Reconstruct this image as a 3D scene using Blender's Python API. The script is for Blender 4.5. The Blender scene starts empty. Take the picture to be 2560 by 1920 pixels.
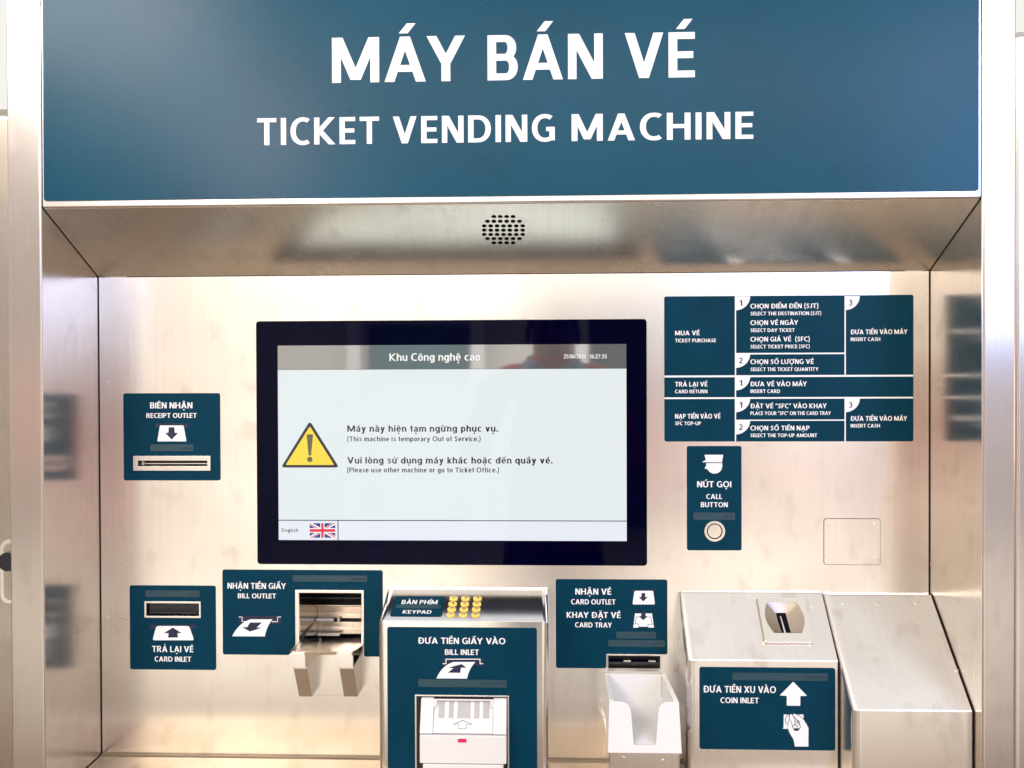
import bpy, bmesh, math, random, unicodedata
from mathutils import Vector, Matrix
from mathutils.geometry import tessellate_polygon
random.seed(7)
SC = bpy.context.scene
COL = SC.collection

# ------------------------------------------------------------------ camera
FP = 1926.0                                   # focal length in pixels of the 2560 px wide photograph
CAM = Vector((0.0, -1.05, 1.45))
YAW, PITCH, ROLL = map(math.radians, (-1.843, -0.438, -0.196))
FWD = Vector((math.sin(YAW)*math.cos(PITCH), math.cos(YAW)*math.cos(PITCH), math.sin(PITCH)))
_r = FWD.cross(Vector((0, 0, 1))).normalized(); _u = _r.cross(FWD)
RGT = math.cos(ROLL)*_r + math.sin(ROLL)*_u
UPV = RGT.cross(FWD)
cam = bpy.data.cameras.new('camera'); camo = bpy.data.objects.new('camera', cam); COL.objects.link(camo)
cam.sensor_width = 36; cam.lens = FP/2560*36; cam.clip_start = 0.01; cam.clip_end = 200
camo.matrix_world = Matrix((( RGT.x, UPV.x, -FWD.x, CAM.x), (RGT.y, UPV.y, -FWD.y, CAM.y), (RGT.z, UPV.z, -FWD.z, CAM.z), (0, 0, 0, 1)))
SC.camera = camo

# ------------------------------------------------------------------ light
world = bpy.data.worlds.new('World'); SC.world = world; world.use_nodes = True
bg = world.node_tree.nodes['Background']
bg.inputs[0].default_value = (1.0, 0.97, 0.93, 1); bg.inputs[1].default_value = 0.95
def lamp(name, loc, target, sx, sy, power, color):
    l = bpy.data.lights.new(name, 'AREA'); l.shape = 'RECTANGLE'; l.size = sx; l.size_y = sy
    l.energy = power; l.color = color
    o = bpy.data.objects.new(name, l); COL.objects.link(o); o.location = loc
    o.rotation_euler = (Vector(target)-Vector(loc)).to_track_quat('-Z', 'Y').to_euler()
    return o
lamp('ceiling_lamp', (-1.78, -2.1, 3.0), (-0.3, 0, 1.9), 1.0, 0.6, 38, (1, 0.94, 0.89))
lamp('hall_lamp', (-1.05, -2.1, 2.28), (-0.3, 0, 1.7), 0.35, 0.35, 7, (1, 0.80, 0.80))
lamp('blue_sheen_light', (1.72, -2.1, 2.25), (0.3, 0, 1.6), 0.7, 1.2, 26, (0.36, 0.50, 1.0))  # bluish area light added for the sheen on the header's right; no window known
lamp('wall_fill_light', (-1.5, -3.9, 2.1), (-1.5, -6.45, 0.0), 4.0, 0.5, 100, (1, 0.96, 0.90))  # added fill, brightens the hall wall that the steel mirrors
lamp('wall_fill_light', (2.5, -3.9, 2.1), (2.5, -6.45, 0.0), 4.0, 0.5, 90, (1, 0.95, 0.93))  # second added fill for the right half of that wall
lamp('floor_fill_light', (0, -4.3, 3.4), (0, -4.3, 0), 6.0, 1.0, 175, (1, 0.94, 0.86))  # added overhead fill, lifts the hall floor mirrored in the panel
lamp('pink_tint_light', (2.3, -0.9, 1.35), (-0.6, 0, 1.25), 0.4, 0.35, 3, (1, 0.42, 0.30))  # added pink light that tints the left side wall; no sign there
SC.view_settings.view_transform = 'Standard'; SC.view_settings.look = 'None'
SC.view_settings.exposure = -0.02; SC.view_settings.gamma = 1.0

# ------------------------------------------------------------------ materials
def newmat(name):
    m = bpy.data.materials.new(name); m.use_nodes = True
    return m, m.node_tree.nodes, m.node_tree.links, m.node_tree.nodes['Principled BSDF']
def geopos(N, L, scale, loc=(0, 0, 0)):
    g = N.new('ShaderNodeNewGeometry'); mp = N.new('ShaderNodeMapping')
    L.new(g.outputs['Position'], mp.inputs['Vector']); mp.inputs['Scale'].default_value = scale; mp.inputs['Location'].default_value = loc
    return mp.outputs[0]
def ramp(N, L, fac, stops):
    r = N.new('ShaderNodeValToRGB'); L.new(fac, r.inputs[0])
    e = r.color_ramp.elements
    e[0].position, e[0].color = stops[0][0], (*stops[0][1], 1)
    e[1].position, e[1].color = stops[-1][0], (*stops[-1][1], 1)
    for p, c in stops[1:-1]:
        k = e.new(p); k.color = (*c, 1)
    return r.outputs[0]
def noise(N, L, vec, scale, detail=4, rough=0.55, dist=0):
    n = N.new('ShaderNodeTexNoise'); L.new(vec, n.inputs['Vector'])
    n.inputs['Scale'].default_value = scale; n.inputs['Detail'].default_value = detail
    n.inputs['Roughness'].default_value = rough; n.inputs['Distortion'].default_value = dist
    return n.outputs[0]
def mth(N, L, op, a, b):
    n = N.new('ShaderNodeMath'); n.operation = op
    for i, v in enumerate((a, b)):
        if hasattr(v, 'default_value'): L.new(v, n.inputs[i])
        else: n.inputs[i].default_value = v
    return n.outputs[0]

def steel(name, col=(0.92, 0.885, 0.83), rough=0.27, aniso=0.55, smudge=1.0, grain=1.0, side=False):
    m, N, L, P = newmat(name)
    P.inputs['Metallic'].default_value = 1.0
    big = noise(N, L, geopos(N, L, (1, 1, 1)), 6, 2.5, 0.5, 0.15)
    blot = noise(N, L, geopos(N, L, (1, 1, 0.65), (3, 1, 2)), 34, 1.5, 0.5, 0.1)
    blotm = ramp(N, L, blot, [(0.57, (0, 0, 0)), (0.71, (1, 1, 1))])
    gr = noise(N, L, geopos(N, L, (1, 1 if side else 0.012, 0.012)), 420, 2, 0.6)
    # large soft smears, small finger marks, brushed grain
    f = mth(N, L, 'MULTIPLY', big, 0.66*smudge)
    f = mth(N, L, 'ADD', f, mth(N, L, 'MULTIPLY', blotm, 0.19*smudge)); fr_ = f
    f = mth(N, L, 'ADD', f, mth(N, L, 'MULTIPLY', gr, 0.36*grain))
    dk = tuple(c*s for c, s in zip(col, (0.74, 0.70, 0.66)))
    c = ramp(N, L, f, [(0.40, col), (1.0, dk)])
    L.new(c, P.inputs['Base Color'])
    r = mth(N, L, 'ADD', rough-0.08, mth(N, L, 'MULTIPLY', fr_, 0.16)); L.new(r, P.inputs['Roughness'])
    P.inputs['Anisotropic'].default_value = aniso
    g = N.new('ShaderNodeNewGeometry'); cr = N.new('ShaderNodeVectorMath'); cr.operation = 'CROSS_PRODUCT'
    L.new(g.outputs['Normal'], cr.inputs[0]); cr.inputs[1].default_value = (0.003, 0.002, 1)
    nm = N.new('ShaderNodeVectorMath'); nm.operation = 'NORMALIZE'; L.new(cr.outputs[0], nm.inputs[0])
    L.new(nm.outputs[0], P.inputs['Tangent'])
    b = N.new('ShaderNodeBump'); b.inputs['Strength'].default_value = 0.012*grain; b.inputs['Distance'].default_value = 0.0004
    L.new(gr, b.inputs['Height']); L.new(b.outputs[0], P.inputs['Normal'])
    return m
def plain(name, col, rough=0.45, metal=0.0, var=0.06, scale=30, coat=0.0, bump=0.0, spec=0.5):
    m, N, L, P = newmat(name)
    n = noise(N, L, geopos(N, L, (1, 1, 1)), scale, 5, 0.6)
    c = ramp(N, L, n, [(0.3, tuple(max(0, v*(1-var)) for v in col)), (0.7, tuple(min(1, v*(1+var)) for v in col))])
    L.new(c, P.inputs['Base Color'])
    L.new(mth(N, L, 'ADD', rough-0.04, mth(N, L, 'MULTIPLY', n, 0.08)), P.inputs['Roughness'])
    P.inputs['Metallic'].default_value = metal; P.inputs['Coat Weight'].default_value = coat
    P.inputs['Specular IOR Level'].default_value = spec
    if bump:
        b = N.new('ShaderNodeBump'); b.inputs['Strength'].default_value = bump; b.inputs['Distance'].default_value = 0.0005
        L.new(noise(N, L, geopos(N, L, (1, 1, 1)), 900, 2), b.inputs['Height']); L.new(b.outputs[0], P.inputs['Normal'])
    return m
def glow(name, col, strength, refl=0.5, rough=0.04):
    m, N, L, P = newmat(name)
    P.inputs['Base Color'].default_value = (0.004, 0.004, 0.006, 1)
    P.inputs['Emission Color'].default_value = (*col, 1); P.inputs['Emission Strength'].default_value = strength
    P.inputs['Roughness'].default_value = rough; P.inputs['Specular IOR Level'].default_value = refl
    return m

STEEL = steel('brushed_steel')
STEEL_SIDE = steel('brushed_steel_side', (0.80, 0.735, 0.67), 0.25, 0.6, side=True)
KEY_STEEL = steel('keypad_housing_steel', (0.90, 0.87, 0.82), 0.19, 0.4, 0.9, 0.7)
STEEL_SOFFIT = steel('brushed_steel_hood', (0.95, 0.91, 0.80), 0.31, 0.6, 0.9, 1.0)
MIRROR_STEEL = steel('polished_steel', (0.62, 0.57, 0.52), 0.08, 0.2, 0.8, 0.3)
TRAY_STEEL = steel('bill_tray_steel', (0.60, 0.53, 0.45), 0.22, 0.3, 0.8, 0.6)
SHELF_STEEL = steel('recess_shelf_steel', (0.72, 0.67, 0.60), 0.2, 0.5, 1.0, 0.6)
CABINET_STEEL = steel('cabinet_steel', (0.50, 0.455, 0.40), 0.3, 0.5, 1.0, 1.0)
HOUSING_STEEL = steel('housing_steel', (0.91, 0.875, 0.84), 0.27, 0.5, 1.25, 0.45)
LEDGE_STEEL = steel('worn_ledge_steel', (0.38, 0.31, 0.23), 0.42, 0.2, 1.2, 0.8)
CAST = steel('cast_metal', (0.40, 0.33, 0.26), 0.42, 0.0, 0.5, 0.2)
STEEL_SMOOTH = steel('satin_steel', (0.86, 0.82, 0.76), 0.24, 0.2, 0.5, 0.3)
STEEL_POST = steel('rim_steel', (0.86, 0.83, 0.79), 0.30, 0.5, 0.4, 0.6)
POST = steel('post_steel', (0.61, 0.57, 0.535), 0.26, 0.5, 0.9, 0.8)
DARKGAP = plain('dark_gap', (0.002, 0.002, 0.006), 0.7, spec=0.1)
TEAL_BIG = plain('header_teal_paint', (0.0, 0.060, 0.106), 0.28, var=0.10, scale=7, bump=0.06, spec=0.19)
TEAL = plain('label_teal_paint', (0.0005, 0.036, 0.066), 0.34, var=0.10, scale=12, bump=0.10, spec=0.08)
INK = plain('white_print', (0.86, 0.86, 0.86), 0.5, var=0.02)
NAVY = plain('navy_print', (0.006, 0.012, 0.045), 0.5)
GREYINK = plain('grey_slot_print', (0.012, 0.022, 0.040), 0.5)
BLACKGLASS = plain('black_glass', (0.0003, 0.0004, 0.010), 0.03, var=0.3, spec=0.07)
BLACKPLASTIC = plain('black_plastic', (0.008, 0.008, 0.016), 0.28)
WHITEPLASTIC = plain('white_plastic', (0.76, 0.745, 0.72), 0.32, var=0.02, scale=12)
GREYPLASTIC = plain('grey_plastic', (0.42, 0.41, 0.39), 0.35)
YELLOW = plain('yellow_key_plastic', (0.90, 0.64, 0.12), 0.35, var=0.03)
def strip_material():
    m, N, L, P = newmat('braille_film')
    v = N.new('ShaderNodeTexVoronoi'); L.new(geopos(N, L, (1, 1, 1)), v.inputs['Vector']); v.inputs['Scale'].default_value = 330
    c = ramp(N, L, v.outputs[0], [(0.08, (0.045, 0.11, 0.13)), (0.22, (0.014, 0.052, 0.070))])
    L.new(c, P.inputs['Base Color']); P.inputs['Roughness'].default_value = 0.42
    b = N.new('ShaderNodeBump'); b.inputs['Strength'].default_value = 0.3; b.inputs['Distance'].default_value = 0.0005; b.invert = True
    L.new(v.outputs[0], b.inputs['Height']); L.new(b.outputs[0], P.inputs['Normal'])
    return m
FILM = strip_material()
def glass_material():
    m, N, L, P = newmat('clear_acrylic')
    P.inputs['Base Color'].default_value = (0.96, 0.97, 0.99, 1); P.inputs['Transmission Weight'].default_value = 1
    P.inputs['Roughness'].default_value = 0.02; P.inputs['IOR'].default_value = 1.45
    return m
ACRYLIC = glass_material()

# ------------------------------------------------------------------ object helpers
def tag(o, label=None, cat=None, group=None, kind=None):
    for k, v in (('label', label), ('category', cat), ('group', group), ('kind', kind)):
        if v: o[k] = v
    return o
def empty(name, loc):
    o = bpy.data.objects.new(name, None); COL.objects.link(o); o.location = loc; return o
def link(name, me, mats, parent=None, smooth=False, sharp=False):
    if not isinstance(mats, (list, tuple)): mats = [mats]
    for m in mats: me.materials.append(m)
    o = bpy.data.objects.new(name, me); COL.objects.link(o)
    if parent is not None: o.parent = parent
    if smooth:
        for p in me.polygons: p.use_smooth = True
        if sharp: me.set_sharp_from_angle(angle=math.radians(35))
    return o
class Frame:
    """a plane in the scene: origin, U and V along it, N out of it"""
    def __init__(s, o, U, V):
        s.o, s.U, s.V = Vector(o), Vector(U).normalized(), Vector(V).normalized(); s.N = s.U.cross(s.V)
    def p(s, u, v, n=0.0): return s.o + s.U*u + s.V*v + s.N*n
    def hit(s, px, py):
        d = FWD + RGT*((px-1280)/FP) - UPV*((py-960)/FP)
        t = (s.o-CAM).dot(s.N)/d.dot(s.N); q = CAM + d*t - s.o
        return q.dot(s.U), q.dot(s.V)
def wall(Y): return Frame((0, Y, 0), (1, 0, 0), (0, 0, 1))
W0 = wall(0.0)
def crop(x0, y0, s): return lambda x, y: (x/s+x0, y/s+y0)

def add_plate(bm, F, contours, n0, n1, mat=0):
    """flat piece with holes: contours[0] outline, the rest holes, from depth n0 to n1"""
    polys = [[Vector((u, v, 0)) for u, v in c] for c in contours]
    flat = [q for c in polys for q in c]
    tris = tessellate_polygon(polys)
    top = [bm.verts.new(F.p(q.x, q.y, n1)) for q in flat]
    for t in tris:
        a, b, c = (flat[i] for i in t)
        cr = (b-a).cross(c-a).z
        if abs(cr) < 1e-14: continue
        idx = t if cr > 0 else (t[0], t[2], t[1])
        try: bm.faces.new([top[i] for i in idx]).material_index = mat
        except ValueError: pass
    if n0 is None: return
    bot = [bm.verts.new(F.p(q.x, q.y, n0)) for q in flat]
    k = 0
    for ci, c in enumerate(polys):
        n = len(c)
        area = sum(c[i].x*c[(i+1) % n].y-c[(i+1) % n].x*c[i].y for i in range(n))
        ccw = (area > 0) == (ci == 0)
        for i in range(n):
            a, b = k+i, k+(i+1) % n
            f = (bot[a], bot[b], top[b], top[a]) if ccw else (bot[b], bot[a], top[a], top[b])
            bm.faces.new(f).material_index = mat
        k += n
def finish(name, bm, mats, parent, bevel=0, seg=2, smooth=None):
    if bevel:
        bmesh.ops.remove_doubles(bm, verts=bm.verts, dist=1e-6)
        es = [e for e in bm.edges if len(e.link_faces) == 2 and e.calc_face_angle(0) > math.radians(25)]
        bmesh.ops.bevel(bm, geom=es, offset=bevel, segments=seg, profile=0.5, affect='EDGES', clamp_overlap=True)
    me = bpy.data.meshes.new(name); bm.to_mesh(me); bm.free()
    o = link(name, me, mats, parent, smooth=bool(bevel) if smooth is None else smooth)
    if bevel:
        w = o.modifiers.new('weighted', 'WEIGHTED_NORMAL'); w.keep_sharp = False; w.weight = 100
    return o
def rr(u0, v0, u1, v1, r=0.0, seg=5, corners='1111'):
    """rounded rectangle, counter-clockwise from lower left; corners: ll, lr, ur, ul"""
    if u0 > u1: u0, u1 = u1, u0
    if v0 > v1: v0, v1 = v1, v0
    out = []
    for i, (cx, cy, a) in enumerate(((u0+r, v0+r, 180), (u1-r, v0+r, 270), (u1-r, v1-r, 0), (u0+r, v1-r, 90))):
        if r <= 0 or corners[i] == '0':
            out.append(((u0, v0), (u1, v0), (u1, v1), (u0, v1))[i]); continue
        for k in range(seg+1):
            t = math.radians(a+90*k/seg); out.append((cx+r*math.cos(t), cy+r*math.sin(t)))
    return out
def rect(F, a, b):
    """rectangle on frame F from two photo corners (top left, bottom right), evened out"""
    u0 = (F.hit(a[0], a[1])[0]+F.hit(a[0], b[1])[0])/2; u1 = (F.hit(b[0], a[1])[0]+F.hit(b[0], b[1])[0])/2
    v1 = (F.hit(a[0], a[1])[1]+F.hit(b[0], a[1])[1])/2; v0 = (F.hit(a[0], b[1])[1]+F.hit(b[0], b[1])[1])/2
    return u0, v0, u1, v1
def plate(name, F, contours, n0, n1, mats, parent, bevel=0):
    bm = bmesh.new(); add_plate(bm, F, contours, n0, n1)
    return finish(name, bm, mats, parent, bevel)
def box_bm(bm, x0, y0, z0, x1, y1, z1, mat=0):
    vs = [bm.verts.new((x, y, z)) for x in (x0, x1) for y in (y0, y1) for z in (z0, z1)]
    for f in ((0, 1, 3, 2), (4, 6, 7, 5), (0, 4, 5, 1), (2, 3, 7, 6), (0, 2, 6, 4), (1, 5, 7, 3)):
        bm.faces.new([vs[i] for i in f]).material_index = mat
    return vs
def box(name, x0, y0, z0, x1, y1, z1, mats, parent, bevel=0, seg=2):
    bm = bmesh.new(); box_bm(bm, min(x0, x1), min(y0, y1), min(z0, z1), max(x0, x1), max(y0, y1), max(z0, z1))
    return finish(name, bm, mats, parent, bevel, seg)
def prism_bm(bm, profile, x0, x1, mat=0):
    """profile of (y, z) points drawn out along X"""
    n = len(profile)
    a = [bm.verts.new((x0, y, z)) for y, z in profile]; b = [bm.verts.new((x1, y, z)) for y, z in profile]
    fs = [bm.faces.new(a), bm.faces.new(b[::-1])]
    for i in range(n): fs.append(bm.faces.new((a[i], b[i], b[(i+1) % n], a[(i+1) % n])))
    for f in fs: f.material_index = mat
    bmesh.ops.recalc_face_normals(bm, faces=fs)
def prism(name, profile, x0, x1, mats, parent, bevel=0, seg=3, big=None):
    bm = bmesh.new(); prism_bm(bm, profile, x0, x1)
    if big:   # (radius, sides): the folded edges along those sides are rounder
        r, sides = big
        ymin = min(y for y, z in profile)
        es = [e for e in bm.edges if any(abs(e.verts[0].co.x-x) < 1e-6 and abs(e.verts[1].co.x-x) < 1e-6 for x in sides)
              and min(v.co.y for v in e.verts) < ymin+1e-5]
        bmesh.ops.bevel(bm, geom=es, offset=r, segments=7, profile=0.5, affect='EDGES', clamp_overlap=False)
    return finish(name, bm, mats, parent, bevel, seg)
def disc(name, F, u, v, r, n0, n1, mats, parent, bevel=0, seg=32, ry=None, inner=None):
    ry = ry or r
    c = [[(u+r*math.cos(2*math.pi*k/seg), v+ry*math.sin(2*math.pi*k/seg)) for k in range(seg)]]
    if inner: c.append([(u+inner*math.cos(2*math.pi*k/seg), v+inner*math.sin(2*math.pi*k/seg)) for k in range(seg)])
    return plate(name, F, c, n0, n1, mats, parent, bevel)

# ------------------------------------------------------------------ bold capital lettering, drawn stroke by stroke
ST, BR = 0.20, 0.152                         # stem and bar weight for a cap height of 1
def R_(x0, y0, x1, y1): return [(x0, y0), (x1, y0), (x1, y1), (x0, y1)]
def D_(xa, ya, xb, yb, w=ST): return [(xa-w/2, ya), (xa+w/2, ya), (xb+w/2, yb), (xb-w/2, yb)]
def arc_(cx, cy, rx, ry, a0, a1, tx=ST, ty=BR, n=14):
    o, i = [], []
    for k in range(n+1):
        t = math.radians(a0+(a1-a0)*k/n); c, s = math.cos(t), math.sin(t)
        c = math.copysign(abs(c)**0.94, c); s = math.copysign(abs(s)**0.94, s)
        o.append((cx+rx*c, cy+ry*s)); i.append((cx+(rx-tx)*c, cy+(ry-ty)*s))
    return [[o[k], o[k+1], i[k+1], i[k]] for k in range(n)]
def bowl_(x0, y0, x1, y1):
    ry = (y1-y0)/2; rx = min(ry*0.95, (x1-x0)*0.9); cx = x1-rx
    return [R_(x0, y0, cx, y0+BR), R_(x0, y1-BR, cx, y1)] + arc_(cx, (y0+y1)/2, rx, ry, -90, 90)
def spine_(pts, w):
    out = []
    for i in range(len(pts)-1):
        (x0, y0), (x1, y1) = pts[i], pts[i+1]
        def nrm(j):
            a = pts[max(j-1, 0)]; b = pts[min(j+1, len(pts)-1)]
            d = math.hypot(b[0]-a[0], b[1]-a[1]) or 1; return -(b[1]-a[1])/d, (b[0]-a[0])/d
        n0, n1 = nrm(i), nrm(i+1)
        out.append([(x0-n0[0]*w/2, y0-n0[1]*w/2), (x1-n1[0]*w/2, y1-n1[1]*w/2), (x1+n1[0]*w/2, y1+n1[1]*w/2), (x0+n0[0]*w/2, y0+n0[1]*w/2)])
    return out
def glyph(c):
    S, B = ST, BR
    if c == 'M': return 1.06, [R_(0, 0, S, 1), R_(1.06-S, 0, 1.06, 1), D_(S*0.62, 1, 0.53, 0.06, S*1.15), D_(1.06-S*0.62, 1, 0.53, 0.06, S*1.15)]
    if c == 'A': return 0.92, [D_(S/2*1.08, 0, 0.46, 1, S*1.1), D_(0.92-S/2*1.08, 0, 0.46, 1, S*1.1), R_(0.22, 0.22, 0.70, 0.22+B)]
    if c == 'Y': return 0.86, [R_(0.43-S/2, 0, 0.43+S/2, 0.46), D_(0.43, 0.40, S*0.56, 1, S*1.1), D_(0.43, 0.40, 0.86-S*0.56, 1, S*1.1)]
    if c == 'V': return 0.88, [D_(0.44, 0, S*0.56, 1, S*1.12), D_(0.44, 0, 0.88-S*0.56, 1, S*1.12)]
    if c == 'X': return 0.86, [D_(S*0.6, 0, 0.86-S*0.6, 1, S*1.2), D_(0.86-S*0.6, 0, S*0.6, 1, S*1.2)]
    if c == 'N': return 0.80, [R_(0, 0, S*0.98, 1), R_(0.80-S*0.98, 0, 0.80, 1), D_(S*0.64, 1, 0.80-S*0.64, 0, S*1.28)]
    if c == 'E': return 0.60, [R_(0, 0, S, 1), R_(S, 0, 0.60, B), R_(S, 0.425, 0.565, 0.425+B), R_(S, 1-B, 0.60, 1)]
    if c == 'F': return 0.57, [R_(0, 0, S, 1), R_(S, 0.40, 0.53, 0.40+B), R_(S, 1-B, 0.57, 1)]
    if c == 'L': return 0.56, [R_(0, 0, S, 1), R_(S, 0, 0.56, B)]
    if c == 'T': return 0.74, [R_(0.37-S/2, 0, 0.37+S/2, 1-B), R_(0, 1-B, 0.74, 1)]
    if c == 'I': return S, [R_(0, 0, S, 1)]
    if c == 'H': return 0.80, [R_(0, 0, S, 1), R_(0.80-S, 0, 0.80, 1), R_(S, 0.43, 0.80-S, 0.43+B)]
    if c == 'K': return 0.80, [R_(0, 0, S, 1), D_(S*1.0, 0.50, 0.80-S*0.66, 1, S*1.22), D_(S*1.0, 0.52, 0.80-S*0.6, 0, S*1.28)]
    if c == 'D': return 0.84, [R_(0, 0, S, 1)] + bowl_(S, 0, 0.84, 1)
    if c == 'Đ': return 0.92, [R_(0.08, 0, 0.08+S, 1), R_(0, 0.43, 0.46, 0.43+B*0.85)] + bowl_(0.08+S, 0, 0.92, 1)
    if c == 'B': return 0.70, [R_(0, 0, S, 1)] + bowl_(S, 0, 0.70, 0.585) + bowl_(S, 0.585-B, 0.665, 1)
    if c == 'P': return 0.68, [R_(0, 0, S, 1)] + bowl_(S, 0.38, 0.68, 1)
    if c == 'R': return 0.74, [R_(0, 0, S, 1)] + bowl_(S, 0.42, 0.68, 1) + [D_(0.40, 0.47, 0.74-S*0.56, 0, S*1.12)]
    if c == 'O': return 0.96, arc_(0.48, 0.5, 0.48, 0.515, 0, 360, n=32)
    if c == 'Q': return 0.96, arc_(0.48, 0.5, 0.48, 0.515, 0, 360, n=32) + [D_(0.55, 0.16, 0.80, -0.16, S)]
    if c == 'C': return 0.74, arc_(0.48, 0.5, 0.48, 0.515, 58, 302, n=26)
    if c == 'G': return 0.84, arc_(0.48, 0.5, 0.48, 0.515, 55, 296, n=26) + [R_(0.84-S, 0.04, 0.84, 0.54), R_(0.52, 0.54-B, 0.84-S, 0.54)]
    if c == 'U': return 0.80, [R_(0, 0.36, S, 1), R_(0.80-S, 0.36, 0.80, 1)] + arc_(0.40, 0.36, 0.40, 0.375, 180, 360)
    if c == 'J': return 0.42, [R_(0.42-S, 0.24, 0.42, 1)] + arc_(0.42-0.34, 0.24, 0.34, 0.255, 270, 360)
    if c == 'S':
        P = [(0.55, 0.86), (0.42, 0.915), (0.27, 0.90), (0.15, 0.82), (0.13, 0.70), (0.20, 0.60), (0.33, 0.53), (0.46, 0.45), (0.53, 0.34), (0.50, 0.20), (0.39, 0.105), (0.23, 0.085), (0.06, 0.15)]
        return 0.64, spine_(P, 0.175)
    if c == '1': return 0.46, [R_(0.24, 0, 0.24+S*0.95, 1), D_(0.06, 0.74, 0.30, 1, S*0.8)]
    if c == '2': return 0.62, spine_([(0.06, 0.80), (0.17, 0.92), (0.34, 0.95), (0.48, 0.88), (0.53, 0.74), (0.47, 0.56), (0.10, 0.10)], 0.17) + [R_(0.03, 0, 0.60, 0.15)]
    if c == '3': return 0.60, spine_([(0.08, 0.88), (0.24, 0.95), (0.42, 0.91), (0.49, 0.77), (0.42, 0.60), (0.22, 0.53)], 0.16) + spine_([(0.22, 0.53), (0.44, 0.47), (0.53, 0.29), (0.45, 0.12), (0.27, 0.05), (0.05, 0.10)], 0.16)
    if c == '(': return 0.30, spine_([(0.28, 1.12), (0.15, 0.88), (0.09, 0.45), (0.15, 0.02), (0.28, -0.22)], 0.15)
    if c == ')': return 0.30, spine_([(0.02, 1.12), (0.15, 0.88), (0.21, 0.45), (0.15, 0.02), (0.02, -0.22)], 0.15)
    if c == '-': return 0.36, [R_(0.0, 0.33, 0.36, 0.33+B)]
    if c in '“”"': return 0.40, [D_(0.07, 0.70, 0.13, 1.04, 0.14), D_(0.27, 0.70, 0.33, 1.04, 0.14)]
    return 0.3, []
def low(c):
    """lower case and figures for the display, drawn the same way"""
    S, B, X = ST, BR, 0.74
    def ring(cx, a0=0, a1=360, rx=0.30): return arc_(cx, X/2, rx, X/2+0.012, a0, a1, n=22)
    if c == 'o': return 0.62, ring(0.31, rx=0.31)
    if c == 'c': return 0.56, ring(0.31, 50, 310, 0.31)
    if c == 'e': return 0.60, ring(0.30, 0, 318) + [R_(0.12, X/2-B*0.42, 0.59, X/2+B*0.42)]
    if c == 'd': return 0.62, ring(0.29) + [R_(0.62-S, 0, 0.62, 1)]
    if c == 'đ': return 0.62, ring(0.29) + [R_(0.62-S, 0, 0.62, 1), R_(0.30, 0.83, 0.72, 0.92)]
    if c == 'q': return 0.62, ring(0.29) + [R_(0.62-S, -0.27, 0.62, X)]
    if c == 'g': return 0.62, ring(0.29) + [R_(0.62-S, -0.06, 0.62, X)] + arc_(0.32, -0.03, 0.30, 0.25, 200, 360, n=10)
    if c == 'p': return 0.62, ring(0.33) + [R_(0, -0.27, S, X)]
    if c == 'b': return 0.62, ring(0.33) + [R_(0, 0, S, 1)]
    if c == 'h': return 0.60, [R_(0, 0, S, 1), R_(0.60-S, 0, 0.60, 0.46)] + arc_(0.315, 0.46, 0.285, X-0.45, 0, 150, n=9)
    if c == 'n': return 0.60, [R_(0, 0, S, X), R_(0.60-S, 0, 0.60, 0.46)] + arc_(0.315, 0.46, 0.285, X-0.45, 0, 150, n=9)
    if c == 'm': return 0.94, [R_(0, 0, S, X), R_(0.47-S/2, 0, 0.47+S/2, 0.48), R_(0.94-S, 0, 0.94, 0.48)] + arc_(0.285, 0.48, 0.28, X-0.47, 0, 145, n=8) + arc_(0.66, 0.48, 0.28, X-0.47, 0, 145, n=8)
    if c == 'u': return 0.60, [R_(0.60-S, 0, 0.60, X), R_(0, 0.28, S, X)] + arc_(0.285, 0.28, 0.285, 0.29, 180, 330, n=9)
    if c == 'r': return 0.40, [R_(0, 0, S, X)] + arc_(0.32, 0.42, 0.24, X-0.41, 70, 165, n=6)
    if c == 'i': return S, [R_(0, 0, S, X), R_(0, 0.84, S, 1)]
    if c == 'l': return S, [R_(0, 0, S, 1)]
    if c == 'k': return 0.58, [R_(0, 0, S, 1), D_(S, 0.30, 0.58-S*0.65, X, S*1.1), D_(S*1.2, 0.40, 0.58-S*0.6, 0, S*1.2)]
    if c == 't': return 0.36, [R_(0.09, 0.14, 0.09+S, 0.95), R_(0, X-B, 0.36, X)] + arc_(0.32, 0.17, 0.23, 0.18, 180, 270, n=5)
    if c == 'f': return 0.36, [R_(0.09, 0, 0.09+S, 0.82), R_(0, X-B, 0.34, X)] + arc_(0.33, 0.80, 0.24, 0.21, 80, 180, n=5)
    if c == 'v': return 0.60, [D_(0.30, 0, S*0.53, X, S*1.05), D_(0.30, 0, 0.60-S*0.53, X, S*1.05)]
    if c == 'y': return 0.60, [D_(0.31, 0.02, S*0.53, X, S*1.05), D_(0.20, -0.28, 0.60-S*0.53, X, S*1.05), R_(0.03, -0.28, 0.24, -0.28+B)]
    if c == 'a':
        return 0.58, [R_(0.56-S, 0, 0.56, 0.50)] + arc_(0.29, 0.48, 0.27, X-0.47, 0, 160, n=9) + arc_(0.22, 0.21, 0.22, 0.22, 80, 300, n=12) + [R_(0.20, 0.33, 0.50, 0.33+B*0.8), D_(0.24, 0.0, 0.46, 0.17, 0.2)]
    if c == 's': return 0.54, spine_([(x*0.9, y*X) for x, y in ((0.55, 0.84), (0.42, 0.90), (0.24, 0.89), (0.14, 0.78), (0.16, 0.65), (0.30, 0.55), (0.46, 0.46), (0.52, 0.32), (0.46, 0.16), (0.30, 0.10), (0.06, 0.17))], 0.145)
    if c == '.': return S, [R_(0, 0, S, S*1.05)]
    if c == ':': return S, [R_(0, 0, S, S*1.05), R_(0, 0.55, S, 0.55+S)]
    if c == '/': return 0.32, [D_(0.04, -0.02, 0.28, 1.02, 0.12)]
    w = 0.56
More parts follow.
